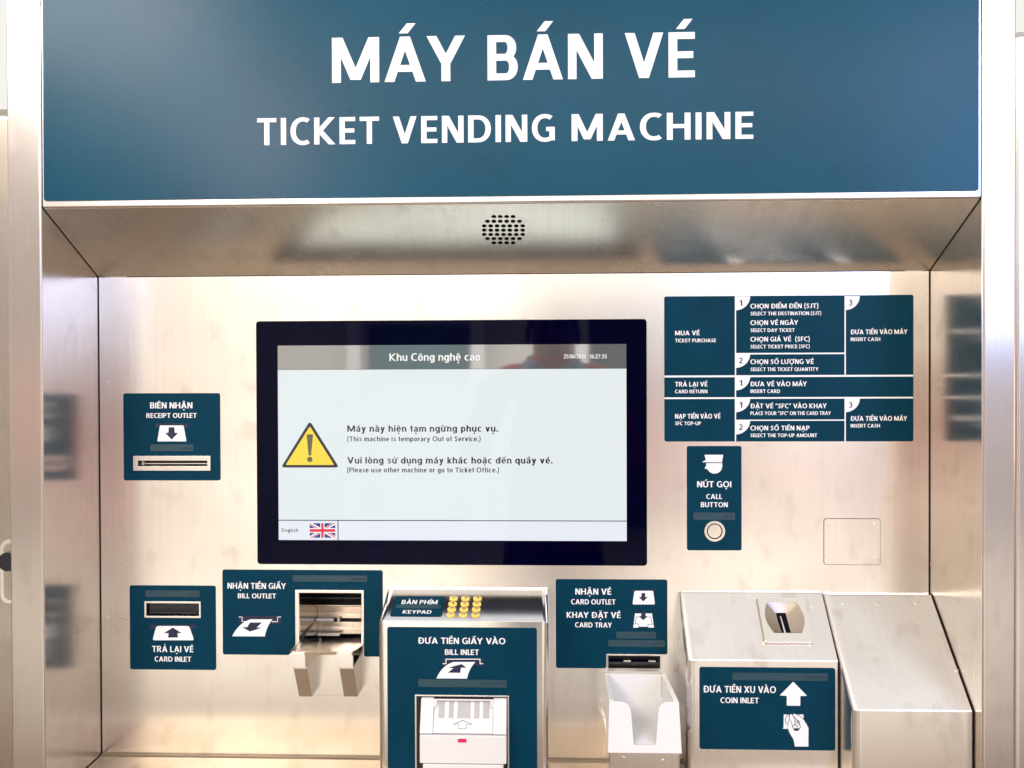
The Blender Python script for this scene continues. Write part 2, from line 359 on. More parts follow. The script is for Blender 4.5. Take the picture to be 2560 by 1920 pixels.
    if c == '0': return w, arc_(0.28, 0.5, 0.28, 0.51, 0, 360, n=22)
    if c == '4': return w, [R_(0.30, 0, 0.30+S, 1), R_(0, 0.22, w, 0.22+B), D_(0.08, 0.30, 0.36, 1, 0.17)]
    if c == '5': return w, [R_(0.06, 1-B, 0.52, 1), R_(0.06, 0.48, 0.06+S, 1)] + arc_(0.26, 0.32, 0.29, 0.33, -140, 130, n=14)
    if c == '6': return w, arc_(0.28, 0.32, 0.28, 0.33, 0, 360, n=18) + arc_(0.32, 0.5, 0.32, 0.51, 70, 190, n=9)
    if c == '7': return w, [R_(0.02, 1-B, 0.54, 1), D_(0.18, 0, 0.44, 1-B, S)]
    if c == '8': return w, arc_(0.28, 0.28, 0.28, 0.29, 0, 360, n=18) + arc_(0.28, 0.745, 0.25, 0.265, 0, 360, n=18)
    if c == '9': return w, arc_(0.28, 0.68, 0.28, 0.33, 0, 360, n=18) + arc_(0.24, 0.5, 0.32, 0.51, -110, 10, n=9)
    return None
MARK_W = {'a': 0.29, 'e': 0.30, 'o': 0.31, 'u': 0.30, 'y': 0.30, 'A': 0.46, 'O': 0.48, 'E': 0.31, 'I': 0.1, 'U': 0.40, 'Y': 0.43}
def marks(base, ms):
    cx = MARK_W.get(base, 0.4); out = []; lo = base.islower(); y = 0.80 if lo else 1.07
    circ = '\u0302' in ms or '\u0306' in ms
    if '\u0302' in ms: out += [D_(cx-0.17, y, cx, y+0.19, 0.13), D_(cx+0.17, y, cx, y+0.19, 0.13)]
    if '\u0306' in ms: out += spine_([(cx-0.17, y+0.20), (cx-0.10, y+0.08), (cx+0.10, y+0.08), (cx+0.17, y+0.20)], 0.10)
    dx, dy, k = (0.20, 0.12, 0.7) if circ else (0, 0, 1)
    if '\u0301' in ms: out.append(D_(cx-0.04+dx, y+dy, cx+0.14*k+dx, y+dy+0.22*k, 0.20*k))
    if '\u0300' in ms: out.append(D_(cx+0.04+dx, y+dy, cx-0.14*k+dx, y+dy+0.22*k, 0.20*k))
    if '\u0309' in ms: out += spine_([(cx-0.07+dx, y+dy+0.20), (cx+0.05+dx, y+dy+0.22), (cx+0.07+dx, y+dy+0.12), (cx+dx, y+dy+0.0)], 0.09)
    if '\u0323' in ms: out.append([(cx+0.115*math.cos(t*math.pi/4), -0.24+0.115*math.sin(t*math.pi/4)) for t in range(8)])
    if '\u031b' in ms: out += spine_([(cx+0.24, 0.68), (cx+0.37, 0.70), (cx+0.44, 0.80), (cx+0.42, 0.90)], 0.12) if lo else spine_([(cx+0.30, 0.93), (cx+0.45, 0.95), (cx+0.52, 1.05), (cx+0.50, 1.16)], 0.13)
    return out
def text_polys(s, track=0.12):
    x = 0; out = []; prev = ''
    for ch in s:
        if ch == ' ': x += 0.36; prev = ''; continue
        d = unicodedata.normalize('NFD', ch) if ch not in 'Đđ' else ch
        base, ms = d[0], d[1:]
        w, polys = low(base) or glyph(base)
        kern = -0.10 if (prev+base) in ('AY', 'AV', 'VA', 'YA', 'AT', 'TA', 'LT', 'PA', 'LE') and 1 else 0
        x += kern
        for p in polys + marks(base, ms): out.append([(a+x, b) for a, b in p])
        x += w + track + (0.08 if '\u031b' in ms else 0); prev = base
    return out, x - track
ZI = [0]
def add_polys(bm, F, polys, n, mat=0):
    for q in polys:
        ZI[0] += 1; e = (ZI[0] % 9)*0.000012
        vs = [bm.verts.new(F.p(u, v, n+e)) for u, v in q]
        ar = sum(q[i][0]*q[(i+1) % len(q)][1]-q[(i+1) % len(q)][0]*q[i][1] for i in range(len(q)))
        if ar < 0: vs.reverse()
        bm.faces.new(vs).material_index = mat
def lettering(parent, F, s, x0, x1, yb, cap, n=0.0010, mat=None, track=0.12, name='lettering', bold=1.0, vb=None, grow=0.0):
    """s set between photo columns x0 and x1 on baseline row yb, cap height in photo pixels"""
    global ST, BR
    ST, BR = 0.20*bold, 0.152*bold
    polys, w = text_polys(s, track)
    ua, v = F.hit(x0, yb); ub, v2 = F.hit(x1, yb); v = (v+v2)/2 if vb is None else vb
    vt = F.hit((x0+x1)/2, yb-cap)[1]; h = vt - F.hit((x0+x1)/2, yb)[1]
    k = (ub-ua)/w
    bm = bmesh.new()
    add_polys(bm, F, [[(ua+a*k, v+b*h) for a, b in p] for p in polys], n)
    ST, BR = 0.20, 0.152
    return finish(name, bm, mat or INK, parent)
def shape(parent, F, pts, n=0.0009, mat=None, name='pictogram', holes=()):
    """flat printed shape from photo points"""
    bm = bmesh.new(); add_plate(bm, F, [[F.hit(*p) for p in c] for c in (pts, *holes)], None, n)
    return finish(name, bm, mat or INK, parent)
def shapes(parent, F, items, mats, name='pictogram'):
    """several printed shapes in one mesh: items (points, n, material index)"""
    bm = bmesh.new()
    for pts, n, mi in items: add_plate(bm, F, [[F.hit(*p) for p in pts]], None, n, mi)
    return finish(name, bm, mats, parent)
def stroke_pts(pts, w):
    """outline quads of a line of width w through photo points"""
    return spine_(pts, w)
def curve_pts(p0, c, p1, n=8):
    return [((1-t)**2*p0[0]+2*t*(1-t)*c[0]+t*t*p1[0], (1-t)**2*p0[1]+2*t*(1-t)*c[1]+t*t*p1[1]) for t in [k/n for k in range(n+1)]]
def M_(m, pts): return [m(*p) for p in pts]

# ------------------------------------------------------------------ the machine
YF = -0.1216                                  # front plane of the hood and posts
FF = wall(YF)
TVM = empty('ticket_vending_machine', (0, 0, 0))
tag(TVM, 'brushed steel ticket vending machine with teal header sign, screen, keypad and coin inlet', 'ticket machine')
XL = (W0.hit(246, 692)[0]+W0.hit(253, 1884)[0])/2; XR = (W0.hit(2325, 676)[0]+W0.hit(2323.7, 1480)[0])/2
ZT = (W0.hit(246, 692)[1]+W0.hit(2325, 676)[1])/2
ZB = (W0.hit(253, 1884)[1]+W0.hit(1521, 1899)[1])/2
GAP = 0.0014
# backing behind the seams
box('inner_chassis', XL-0.02, 0.112, 0.05, XR+0.02, 0.13, 2.2, DARKGAP, TVM)

# measured openings in the main panel
cR = crop(280, 960, 6.38); cC = crop(300, 1400, 3.16); cB = crop(700, 1400, 4.484); cO = crop(1360, 1420, 3.3175)
cS = crop(640, 780, 2.212)
op_receipt = rect(W0, cR(425, 1220), cR(1530, 1308))
op_cardin = rect(W0, cC(212, 340), cC(628, 440))
op_bill = rect(W0, cB(222, 365), cB(918, 1010))
op_cardout = rect(W0, cO(532, 727), cO(963, 830))
mb = rect(W0, (644.5, 800.8), (1616, 1410.5))
op_mon = (mb[0]+.01, mb[1]+.01, mb[2]-.01, mb[3]-.01)
plate('main_panel', W0, [rr(XL+GAP, ZB, XR-GAP, ZT-GAP*0.7)] + [rr(*o)[::-1] for o in (op_receipt, op_cardin, op_bill, op_cardout, op_mon)], -0.002, 0, STEEL, TVM)
# side walls (front edge rounded into the post)
for s, x in ((-1, XL), (1, XR)):
    xo = x + s*0.0012
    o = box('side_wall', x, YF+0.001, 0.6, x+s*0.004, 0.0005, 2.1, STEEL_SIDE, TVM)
# posts
lp0 = FF.hit(22, 900)[0]; lp1 = XL
rp1 = FF.hit(2541, 900)[0]
box('post', lp0, YF-0.0006, 0.3, XL-0.0001, 0.02, 2.2, POST, TVM, 0.0022)
box('post', XR+0.0001, YF-0.0006, 0.3, rp1, 0.02, 2.2, POST, TVM, 0.0035, 3)
# hood: front sheet, rim, printed sign panel, underside with sound holes
ZH = (FF.hit(103, 518)[1]+FF.hit(2453, 492)[1])/2
hx0, hx1 = XL+GAP, XR-GAP
prism('hood_front', [(YF, 2.15), (YF, ZH), (YF+0.004, ZH-0.0015), (YF+0.012, ZH+0.004), (YF+0.012, 2.15)], hx0, hx1, STEEL_POST, TVM, 0.0015)
hp = rect(FF, (109.5, 10), (2445.8, 490.5))
header = plate('header_sign_panel', FF, [rr(hp[0], hp[1], hp[2], 2.14, 0.003)], 0, 0.0016, TEAL_BIG, TVM, 0.0003)
FH = wall(YF-0.0016)
vt1 = FH.hit(1284, 200.5)[1]; vt2 = FH.hit(1284, 355)[1]
for s, a, b in (('MÁY', 830.4, 1163), ('BÁN', 1219, 1507), ('VÉ', 1562, 1737)):
    lettering(header, FH, s, a, b, 200, 113, 0.0004, vb=vt1)
for s, a, b in (('TICKET', 643.5, 948), ('VENDING', 982.6, 1387), ('MACHINE', 1429, 1883)):
    lettering(header, FH, s, a, b, 355.5, 67.5, 0.0004, track=0.17, vb=vt2)
# underside
und = Frame((0, YF+0.004, ZH-0.0015), (1, 0, 0), (0, -0.0005-(YF+0.004), (ZT)-(ZH-0.0015)))
und.N = -und.N if und.N.z > 0 else und.N
ulen = math.hypot(YF+0.0045, ZT-ZH+0.0015)
cH = crop(0, 0, 1.728)
holes = []
rows = [(944, (2143, 2171, 2199, 2227)), (964, (2117, 2144, 2172, 2200, 2227, 2254)), (984, (2091, 2119, 2146, 2174, 2201, 2228, 2256)),
        (1002.5, (2092, 2120, 2147, 2175, 2202, 2230, 2257)), (1021, (2094, 2121, 2148, 2176, 2203, 2231, 2258)),
        (1039, (2122, 2150, 2177, 2204, 2231, 2257)), (1057, (2151, 2178, 2205, 2232))]
# the underside runs upward towards the viewer; V goes from the front lip back to the panel
for y, xs in rows:
    n = len(xs)
    for i in range(n):
        xx = 2188-13+(i-(n-1)/2)*27.6
        u, v = und.hit(*cH(xx, y-8)); holes.append((u, v))
def circ(u, v, r, n=14): return [(u+r*math.cos(-2*math.pi*k/n), v+r*math.sin(-2*math.pi*k/n)) for k in range(n)]
plate('hood_underside', und, [[(hx0, 0.0), (hx1, 0.0), (hx1, ulen), (hx0, ulen)]] + [circ(u, v, 0.0031) for u, v in holes], -0.0012, 0, STEEL_SOFFIT, TVM)
su = sum(h[0] for h in holes)/len(holes); sv = sum(h[1] for h in holes)/len(holes)
plate('speaker_cavity', und, [rr(su-0.04, sv-0.04, su+0.04, sv+0.04)], -0.022, -0.02, DARKGAP, TVM)
# bottom ledge
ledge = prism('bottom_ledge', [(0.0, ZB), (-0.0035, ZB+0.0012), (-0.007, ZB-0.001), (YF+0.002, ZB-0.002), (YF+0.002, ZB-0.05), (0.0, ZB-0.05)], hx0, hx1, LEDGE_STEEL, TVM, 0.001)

# --- monitor
mon = plate('monitor', W0, [rr(*mb, 0.0045)], -0.02, 0.0045, BLACKGLASS, TVM, 0.0012)
FS = wall(-0.0045)
scr = rect(FS, (695.5, 862), (1566.3, 1351.3))
hb = FS.hit(1130, 922.4)[1]
SCR_W = glow('screen_white', (0.80, 0.86, 0.87), 1.0, 0.25)
SCR_BAR = glow('screen_bar_white', (0.84, 0.88, 0.96), 0.97, 0.25)
SCR_HEAD = glow('screen_header_grey', (0.085, 0.088, 0.088), 1.0, 1.0)
SCR_HEAD.node_tree.nodes['Principled BSDF'].inputs['IOR'].default_value = 1.95
SCR_TXT = glow('screen_black', (0.01, 0.012, 0.03), 1.0)
SCR_TXTW = glow('screen_text_white', (0.95, 0.95, 0.95), 1.0)
SCR_YEL = glow('screen_yellow', (0.97, 0.72, 0.05), 1.0)
SCR_GREY = glow('screen_grey', (0.13, 0.11, 0.05), 1.0)
SCR_BLUE = glow('screen_blue', (0.01, 0.03, 0.22), 1.0)
SCR_RED = glow('screen_red', (0.80, 0.03, 0.08), 1.0)
barz = FS.hit(1130, 1301.5)[1]
bm = bmesh.new()
add_plate(bm, FS, [rr(scr[0], barz+0.0005, scr[2], hb-0.0004)], None, 0.00006, 0)
add_plate(bm, FS, [rr(scr[0], hb, scr[2], scr[3])], None, 0.00006, 1)
vx = FS.hit(845.2, 1325)[0]
add_plate(bm, FS, [rr(scr[0], scr[1], vx-0.0006, barz-0.0006)], None, 0.00006, 2)
add_plate(bm, FS, [rr(vx+0.0006, scr[1], scr[2], barz-0.0006)], None, 0.00006, 2)
finish('display', bm, [SCR_W, SCR_HEAD, SCR_BAR], mon)
def screen_text(s, x0, x1, yb, cap, mat, n=0.00016, bold=1.0, track=0.10):
    return lettering(mon, FS, s, x0, x1, yb, cap, n, mat, track, 'screen_lettering', bold)
for s, x0, x1, yb, cap in (('Máy này hiện tạm ngừng phục vụ.', 868.3, 1244.9, 1079.3, 16.3), ('(This machine is temporary Out of Service.)', 867.8, 1202, 1103.2, 12.2),
                           ('Vui lòng sử dụng máy khác hoặc đến quầy vé.', 868.3, 1381.4, 1158.8, 16.3), ('(Please use other machine or go to Ticket Office.)', 867.8, 1248, 1181, 12.2)):
    screen_text(s, x0, x1, yb, cap, SCR_TXT, bold=1.0 if cap > 14 else 0.95, track=0.13)
screen_text('English', 704.6, 745.8, 1329.7, 8.5, SCR_TXT, bold=0.8, track=0.18)
screen_text('Khu Công nghệ cao', 972.6, 1202.5, 902.8, 20.5, SCR_GREY, 0.00014, 1.5)
screen_text('Khu Công nghệ cao', 973.6, 1201.5, 902, 19, SCR_TXTW, 0.0003, 0.95)
for s, a, b in (('25/06/2024', 1409.4, 1465), ('16:27:35', 1473.2, 1517)):
    screen_text(s, a-0.6, b+0.6, 896.8, 11.4, SCR_GREY, 0.00014, 1.4); screen_text(s, a, b, 896.2, 10.4, SCR_TXTW, 0.0003, 0.8)
tri = []
for (x, y) in ((298, 607), (141, 859), (457, 859)): tri.append((x, y))
def rounded_poly(pts, r, n=5):
    out = []
    for i, p in enumerate(pts):
        a = Vector(pts[i-1]); b = Vector(p); c = Vector(pts[(i+1) % len(pts)])
        p0 = b+(a-b).normalized()*r; p1 = b+(c-b).normalized()*r
        out += curve_pts(tuple(p0), tuple(b), tuple(p1), n)
    return out
shapes(mon, FS, [(M_(cS, rounded_poly([(298, 602), (138, 860), (460, 860)], 22)), 0.00016, 0), (M_(cS, rounded_poly([(298, 632), (164, 846), (433, 846)], 8)), 0.00024, 1),
                 (M_(cS, rounded_poly([(280, 676), (316, 676), (305, 794), (291, 794)], 6)), 0.0003, 2),
                 ([cS(298+15*math.cos(k*math.pi/8), 815+15*math.sin(k*math.pi/8)) for k in range(16)], 0.0003, 2)], [SCR_TXT, SCR_YEL, SCR_GREY], 'warning_icon')
# the flag on the language button
f0, f1 = (774.3, 1308), (838, 1344.2)
def fl(x, y): return (f0[0]+x*(f1[0]-f0[0])/60, f0[1]+y*(f1[1]-f0[1])/30)
it = [([fl(0, 0), fl(60, 0), fl(60, 30), fl(0, 30)], 0.00014, 0)]
def clipq(q): return [fl(max(0, min(60, x)), max(0, min(30, y))) for x, y in q]
it += [([fl(0, 0), fl(6.7, 0), fl(60, 26.65), fl(60, 30), fl(53.3, 30), fl(0, 3.35)], 0.00018, 1), ([fl(60, 0), fl(60, 3.35), fl(6.7, 30), fl(0, 30), fl(0, 26.65), fl(53.3, 0)], 0.00019, 1)]
it += [([fl(0, 0), fl(20, 10), fl(15.5, 10), fl(0, 2.24)], 0.00022, 2), ([fl(60, 30), fl(40, 20), fl(44.5, 20), fl(60, 27.76)], 0.00022, 2),
       ([fl(60, 0), fl(40, 10), fl(35.5, 10), fl(55.5, 0)], 0.00022, 2), ([fl(0, 30), fl(20, 20), fl(24.5, 20), fl(4.5, 30)], 0.00022, 2)]
it += [([fl(25, 0), fl(35, 0), fl(35, 30), fl(25, 30)], 0.00026, 1), ([fl(0, 10), fl(60, 10), fl(60, 20), fl(0, 20)], 0.00027, 1),
       ([fl(27, 0), fl(33, 0), fl(33, 30), fl(27, 30)], 0.00030, 2), ([fl(0, 12), fl(60, 12), fl(60, 18), fl(0, 18)], 0.00031, 2)]
shapes(mon, FS, it, [SCR_BLUE, SCR_TXTW, SCR_RED], 'flag_icon')

# --- label plates
LB = 0.0007
FL = wall(-LB)
def label_plate(name, F, a, b, parent=TVM, holes=(), r=0.0028, label=None):
    u0, v0, u1, v1 = rect(F, a, b)
    o = plate(name, F, [rr(u0, v0, u1, v1, r)] + [rr(*h)[::-1] for h in holes], 0, LB, TEAL, parent)
    return tag(o, label)
def lift(F, n): return Frame(F.o+F.N*n, F.U, F.V)
def braille(parent, F, a, b, s=None, tx=None, n=0.0):
    """raised clear film over the plate, small dark print at its right end"""
    u0, v0, u1, v1 = rect(F, a, b)
    bm = bmesh.new(); add_plate(bm, F, [rr(u0, v0, u1, v1, 0.0018)], n, n+0.0004)
    o = finish('braille_strip', bm, FILM, parent)
    h = b[1]-a[1]; w = b[0]-a[0]
    if s: lettering(parent, lift(F, n+0.00045), s, tx[0], tx[1], b[1]-h*0.28, h*0.28, 0.00005, NAVY)
    return o
def dots(parent, F, a, b, n):
    pass

# receipt outlet
fr_r = rect(W0, cR(350, 1145), cR(1580, 1380))
pl = label_plate('receipt_outlet_plate', W0, cR(187, 147), cR(1728, 1537), holes=[fr_r])
lettering(pl, FL, 'BIÊN NHẬN', cR(610, 0)[0], cR(1285, 0)[0], cR(0, 388)[1], 95/6.38, 0.0003)
lettering(pl, FL, 'RECEIPT OUTLET', cR(550, 0)[0], cR(1352, 0)[0], cR(0, 540)[1], 76/6.38, 0.0003)
shapes(pl, FL, [(M_(cR, [(688, 628), (1217, 628), (1217, 690), (688, 690)]), 0.0001, 1),
                (M_(cR, rounded_poly([(765, 661), (1142, 661), (1188, 915), (723, 915)], 14, 3)), 0.0002, 0),
                (M_(cR, [(907, 690), (995, 690), (1003, 778), (1056, 778), (953, 887), (848, 778), (900, 778)]), 0.0003, 1)], [INK, NAVY])
braille(pl, FL, cR(613, 963), cR(1300, 1070), 'BIÊN NHẬN', (cR(1105, 0)[0], cR(1280, 0)[0]))
def slot_frame(name, outer, inner, n=0.0022, bev=0.0007, mat=STEEL_POST, back=-0.014):
    bm = bmesh.new(); add_plate(bm, W0, [rr(*outer, 0.0006, 2), rr(*inner)[::-1]], back, n)
    return finish(name, bm, mat, TVM, bev)
sf = slot_frame('receipt_slot', fr_r, op_receipt)
u0, v0, u1, v1 = op_receipt
box('slot_lip', u0+0.002, 0.004, v0+0.0025, u1-0.002, 0.012, v0+0.0035, STEEL_SMOOTH, sf)
box('slot_interior', u0-0.001, 0.0145, v0-0.001, u1+0.001, 0.016, v1+0.001, BLACKPLASTIC, sf)
box('slot_bar', u0+0.004, 0.006, (v0+v1)/2-0.0012, u1-0.003, 0.008, (v0+v1)/2, BLACKPLASTIC, sf)
box('slot_bar', u0+0.003, 0.003, v0+0.001, u0+0.0055, 0.008, v1-0.001, GREYPLASTIC, sf)

# card inlet
fr_c = rect(W0, cC(197, 325), cC(641, 455))
pl = label_plate('card_inlet_plate', W0, cC(80, 201), cC(758, 865), holes=[fr_c])
braille(pl, FL, cC(202, 240), cC(630, 292), 'TRẢ LẠI VÉ', (cC(540, 0)[0], cC(620, 0)[0]))
lettering(pl, FL, 'TRẢ LẠI VÉ', cC(255, 0)[0], cC(580, 0)[0], cC(0, 727)[1], 48/3.16, 0.0003)
lettering(pl, FL, 'CARD INLET', cC(275, 0)[0], cC(563, 0)[0], cC(0, 802)[1], 40/3.16, 0.0003)
shapes(pl, FL, [(M_(cC, [(238, 512), (602, 512), (602, 541), (238, 541)]), 0.0001, 1),
                (M_(cC, rounded_poly([(288, 521), (547, 521), (586, 634), (257, 634)], 18, 4)), 0.0002, 0),
                (M_(cC, [(418, 533), (488, 577), (455, 577), (458, 612), (380, 612), (385, 577), (348, 577)]), 0.0003, 1)], [INK, NAVY])
sf = slot_frame('card_slot', fr_c, op_cardin, 0.0016)
u0, v0, u1, v1 = op_cardin
box('slot_interior', u0-0.001, 0.0145, v0-0.001, u1+0.001, 0.016, v1+0.001, BLACKPLASTIC, sf)
bm = bmesh.new(); add_plate(bm, W0, [rr(u0+0.001, v0+0.001, u1-0.001, v1-0.001), rr(u0+0.008, v0+0.007, u1-0.008, v1-0.010)[::-1]], -0.013, -0.004)
finish('slot_mouth', bm, BLACKPLASTIC, sf, 0.001)
box('slot_lip', u0+0.004, -0.0002, v0+0.003, u1-0.004, 0.004, v0+0.0045, BLACKPLASTIC, sf, 0.0005)

# call button
cP = crop(1680, 1080, 3.95)
pl = label_plate('call_button_plate', W0, cP(147, 138), cP(686, 1168))
shapes(pl, FL, [(M_(cP, [(320, 225), (505, 225), (493, 300), (295, 298), (335, 275)]), 0.0002, 0),
                (M_(cP, [(338, 308), (495, 308)] + [(420+75*math.cos(t), 340+71*math.sin(t)) for t in [math.radians(a) for a in range(0, 165, 12)]] + [(343, 365), (322, 360), (338, 330)]), 0.0002, 0)], [INK])
lettering(pl, FL, 'NÚT GỌI', cP(248, 0)[0], cP(585, 0)[0], cP(0, 545)[1], 59/3.95, 0.0003)
lettering(pl, FL, 'CALL', cP(338, 0)[0], cP(495, 0)[0], cP(0, 661)[1], 48/3.95, 0.0003)
lettering(pl, FL, 'BUTTON', cP(285, 0)[0], cP(550, 0)[0], cP(0, 741)[1], 48/3.95, 0.0003)
braille(pl, FL, cP(210, 795), cP(623, 867), 'NÚT GỌI', (cP(523, 0)[0], cP(606, 0)[0]))
u, v = FL.hit(*cP(418, 977)); rb = 101/3.95/FP*1.045
cb = disc('call_button', FL, u, v, rb, 0, 0.0024, STEEL_SMOOTH, TVM, 0.0010, 40, inner=rb*0.76)
tag(cb, 'round silver push button on the call button plate')
disc('button_cap', FL, u, v, rb*0.66, 0.0003, 0.0020, STEEL_SMOOTH, cb, 0.0004, 40)
disc('button_gap', FL, u, v, rb*0.77, 0.0, 0.0004, DARKGAP, cb, 0, 40)

# access cover with four rivets
u0, v0, u1, v1 = rect(W0, cP(1497, 853), cP(2057, 1312))
ac = plate('access_cover', W0, [rr(u0, v0, u1, v1, 0.0038)], 0.0, 0.0003, DARKGAP, TVM)
plate('cover_face', W0, [rr(u0+0.0006, v0+0.0006, u1-0.0006, v1-0.0006, 0.0033)], 0.0002, 0.0007, STEEL, ac)
def rivet(parent, F, px, py, r=0.0024, n=0.0):
    u, v = F.hit(px, py)
    return disc('rivet', F, u, v, r, n, n+0.0006, STEEL_SMOOTH, parent, 0.0004, 16)
for p in ((1553, 916), (1997, 912), (1570, 1240), (2003, 1240)): rivet(ac, W0, *cP(*p), n=0.0006)
mp = bpy.data.objects['main_panel']
for p in ((269, 957), (269, 1548)): rivet(mp, W0, *p, r=0.002)

# instruction sign
cI = crop(1600, 700, 2.9105)
sign = label_plate('instruction_sign', W0, cI(177, 114), cI(1988, 1174.5))
bm = bmesh.new()
def lineq(x0, y0, x1, y1): 
    a = FL.hit(*cI(x0, y0)); b = FL.hit(*cI(x1, y1))
    add_plate(bm, FL, [rr(a[0], b[1], b[0], a[1])], None, 0.00015)
HZ = {}
def hline(x0, x1, y, t=7): lineq(x0, y-t/2, x1, y+t/2)
hline(178, 1987, 699); hline(178, 1987, 858)
lineq(690, 118, 699, 695); lineq(690, 702.5, 699, 854); lineq(690, 861.5, 699, 1173)
lineq(1488, 117, 1497, 695); lineq(1488, 861.5, 1497, 1174)
hline(699.2, 1487.8, 535); hline(699.2, 1487.8, 1020)
finish('ruled_lines', bm, INK, sign)
for x, y, s in ((693, 119, '1'), (1491, 117, '3'), (693, 538, '2'), (693, 701, '1'), (693, 860, '1'), (1491, 860, '3'), (693, 1022, '2')):
    q = [(x, y)] + [(x+108*math.cos(math.radians(a)), y+102*math.sin(math.radians(a))) for a in range(0, 91, 9)]
    shape(sign, FL, M_(cI, q), 0.0003, INK, 'number_tab')
    w = {'1': 22, '2': 28, '3': 27}[s]
    lettering(sign, FL, s, cI(x+40-w/2, 0)[0], cI(x+40+w/2, 0)[0], cI(0, y+69)[1], 41/2.9105, 0.0005, NAVY, bold=1.1)
for s, x0, x1, yb, c in (('MUA VÉ', 255, 433, 402, 33), ('TICKET PURCHASE', 255, 552, 453, 26), ('CHỌN ĐIỂM ĐẾN (SJT)', 803, 1298, 206, 34), ('SELECT THE DESTINATION (SJT)', 803, 1318, 256, 26),
    ('CHỌN VÉ NGÀY', 803, 1150, 327, 34), ('SELECT DAY TICKET', 803, 1125, 378, 26), ('CHỌN GIÁ VÉ  (SFC)', 803, 1235, 447, 34), ('SELECT TICKET PRICE (SFC)', 803, 1235, 497, 26),
    ('CHỌN SỐ LƯỢNG VÉ', 803, 1263, 611, 34), ('SELECT THE TICKET QUANTITY', 803, 1298, 662, 26), ('ĐƯA TIỀN VÀO MÁY', 1532, 1945, 394, 34), ('INSERT CASH', 1532, 1747, 444, 26),
    ('TRẢ LẠI VÉ', 255, 490, 775, 34), ('CARD RETURN', 255, 490, 824, 26), ('ĐƯA VÉ VÀO MÁY', 803, 1213, 773, 34), ('INSERT CARD', 803, 1018, 822, 26),
    ('NẠP TIỀN VÀO VÉ', 255, 585, 1008, 34), ('SFC TOP-UP', 255, 443, 1056, 26), ('ĐẶT VÉ “SFC” VÀO KHAY', 803, 1358, 933, 34), ('PLACE YOUR “SFC” ON THE CARD TRAY', 803, 1388, 982, 26),
    ('CHỌN SỐ TIỀN NẠP', 803, 1233, 1094, 34), ('SELECT THE TOP-UP AMOUNT', 803, 1288, 1143, 26), ('ĐƯA TIỀN VÀO MÁY', 1532, 1943, 1024, 34), ('INSERT CASH', 1532, 1745, 1073, 26)):
    lettering(sign, FL, s, cI(x0, 0)[0], cI(x1, 0)[0], cI(0, yb)[1], c/2.9105, 0.0003)

# bill outlet: plate, recess, tray
fr_b = rect(W0, cB(177, 330), cB(947, 1083))
a = rect(W0, cC(812, 78), cC(2077, 750)); vb = a[1]
vr = W0.hit(*cC(2000, 762))[1]
u0, v0, u1, v1 = a
fx0, fz0, fx1, fz1 = fr_b
out = [(u0+0.0028, vb), (fx0, vb), (fx0, fz1), (fx1, fz1), (fx1, vr), (u1, vr)]
out = [p for p in rr(u0, vb, fx0+0.01, v1-0.01, 0.0028) if p[1] < vb+0.02 and p[0] < u0+0.02][:6] + [(fx0, vb), (fx0, fz1), (fx1, fz1), (fx1, vr+0.0015), (fx1+0.0015, vr), (u1, vr)] + [p for p in rr(u0, vb, u1, v1, 0.0028) if p[1] > v1-0.01]
pl = plate('bill_outlet_plate', W0, [out], 0, LB, TEAL, TVM)
braille(pl, FL, cC(1365, 121), cC(1953, 171), 'NHẬN TIỀN GIẤY', (cC(1825, 0)[0], cC(1940, 0)[0]))
lettering(pl, FL, 'NHẬN TIỀN GIẤY', cC(850, 0)[0], cC(1312, 0)[0], cC(0, 227)[1], 46/3.16, 0.0003)
lettering(pl, FL, 'BILL OUTLET', cC(932, 0)[0], cC(1233, 0)[0], cC(0, 302)[1], 38/3.16, 0.0003)
it = [(M_(cC, [(940, 440), (1272, 440), (1272, 508), (940, 508)]), 0.0001, 1)]
for pts in ([(938, 450), (965, 450), (965, 486), (995, 486)], [(1200, 487), (1245, 487), (1245, 450), (1273, 450)]):
    for q in stroke_pts(pts, 6): it.append((M_(cC, q), 0.00018+0.00001*len(it), 0))
it.append((M_(cC, curve_pts((887, 602), (935, 500), (1030, 468)) + curve_pts((1206, 468), (1160, 520), (1145, 603))), 0.0003, 0))
it.append((M_(cC, [(1028, 493), (1122, 493), (1080, 533), (1122, 533), (1028, 565), (966, 530), (1006, 530)]), 0.0004, 1))
shapes(pl, FL, it, [INK, NAVY])
# recess frame
bm = bmesh.new()
add_plate(bm, W0, [rr(fx0, fz0, fx1, fz1), rr(op_bill[0], fz0+0.001, op_bill[2], op_bill[3])[::-1]], 0.0, 0.0030)
rec = finish('bill_outlet_recess', bm, STEEL_POST, TVM, 0.0005)
b0, b1, b2, b3 = op_bill
bm = bmesh.new()
box_bm(bm, b0-0.002, 0.002, b1-0.05, b0, 0.105, b3+0.001); box_bm(bm, b2, 0.002, b1-0.05, b2+0.002, 0.105, b3+0.001)
box_bm(bm, b0-0.002, 0.002, b3, b2+0.002, 0.105, b3+0.002)
finish('recess_side', bm, MIRROR_STEEL, rec)
box('recess_back', b0, 0.104, b1-0.06, b2, 0.106, b3, BLACKPLASTIC, rec)
def bz(y): return W0.hit(*cB(560, y))[1]
def slab(y0, y1, d0, d1, mat=SHELF_STEEL):
    """shelf seen between two rows of the photograph, d0 behind the panel"""
    f = wall(d0); z1 = f.hit(*cB(560, y0))[1]; z0 = f.hit(*cB(560, y1))[1]
    box('recess_shelf', b0+0.0003, d0, z0, b2-0.0003, d1, z1, mat, rec, 0.0004)
slab(418, 436, 0.070, 0.09, BLACKPLASTIC)
slab(505, 520, 0.070, 0.104)
slab(520.5, 600, 0.085, 0.104, TRAY_STEEL); slab(600.5, 652, 0.082, 0.104)
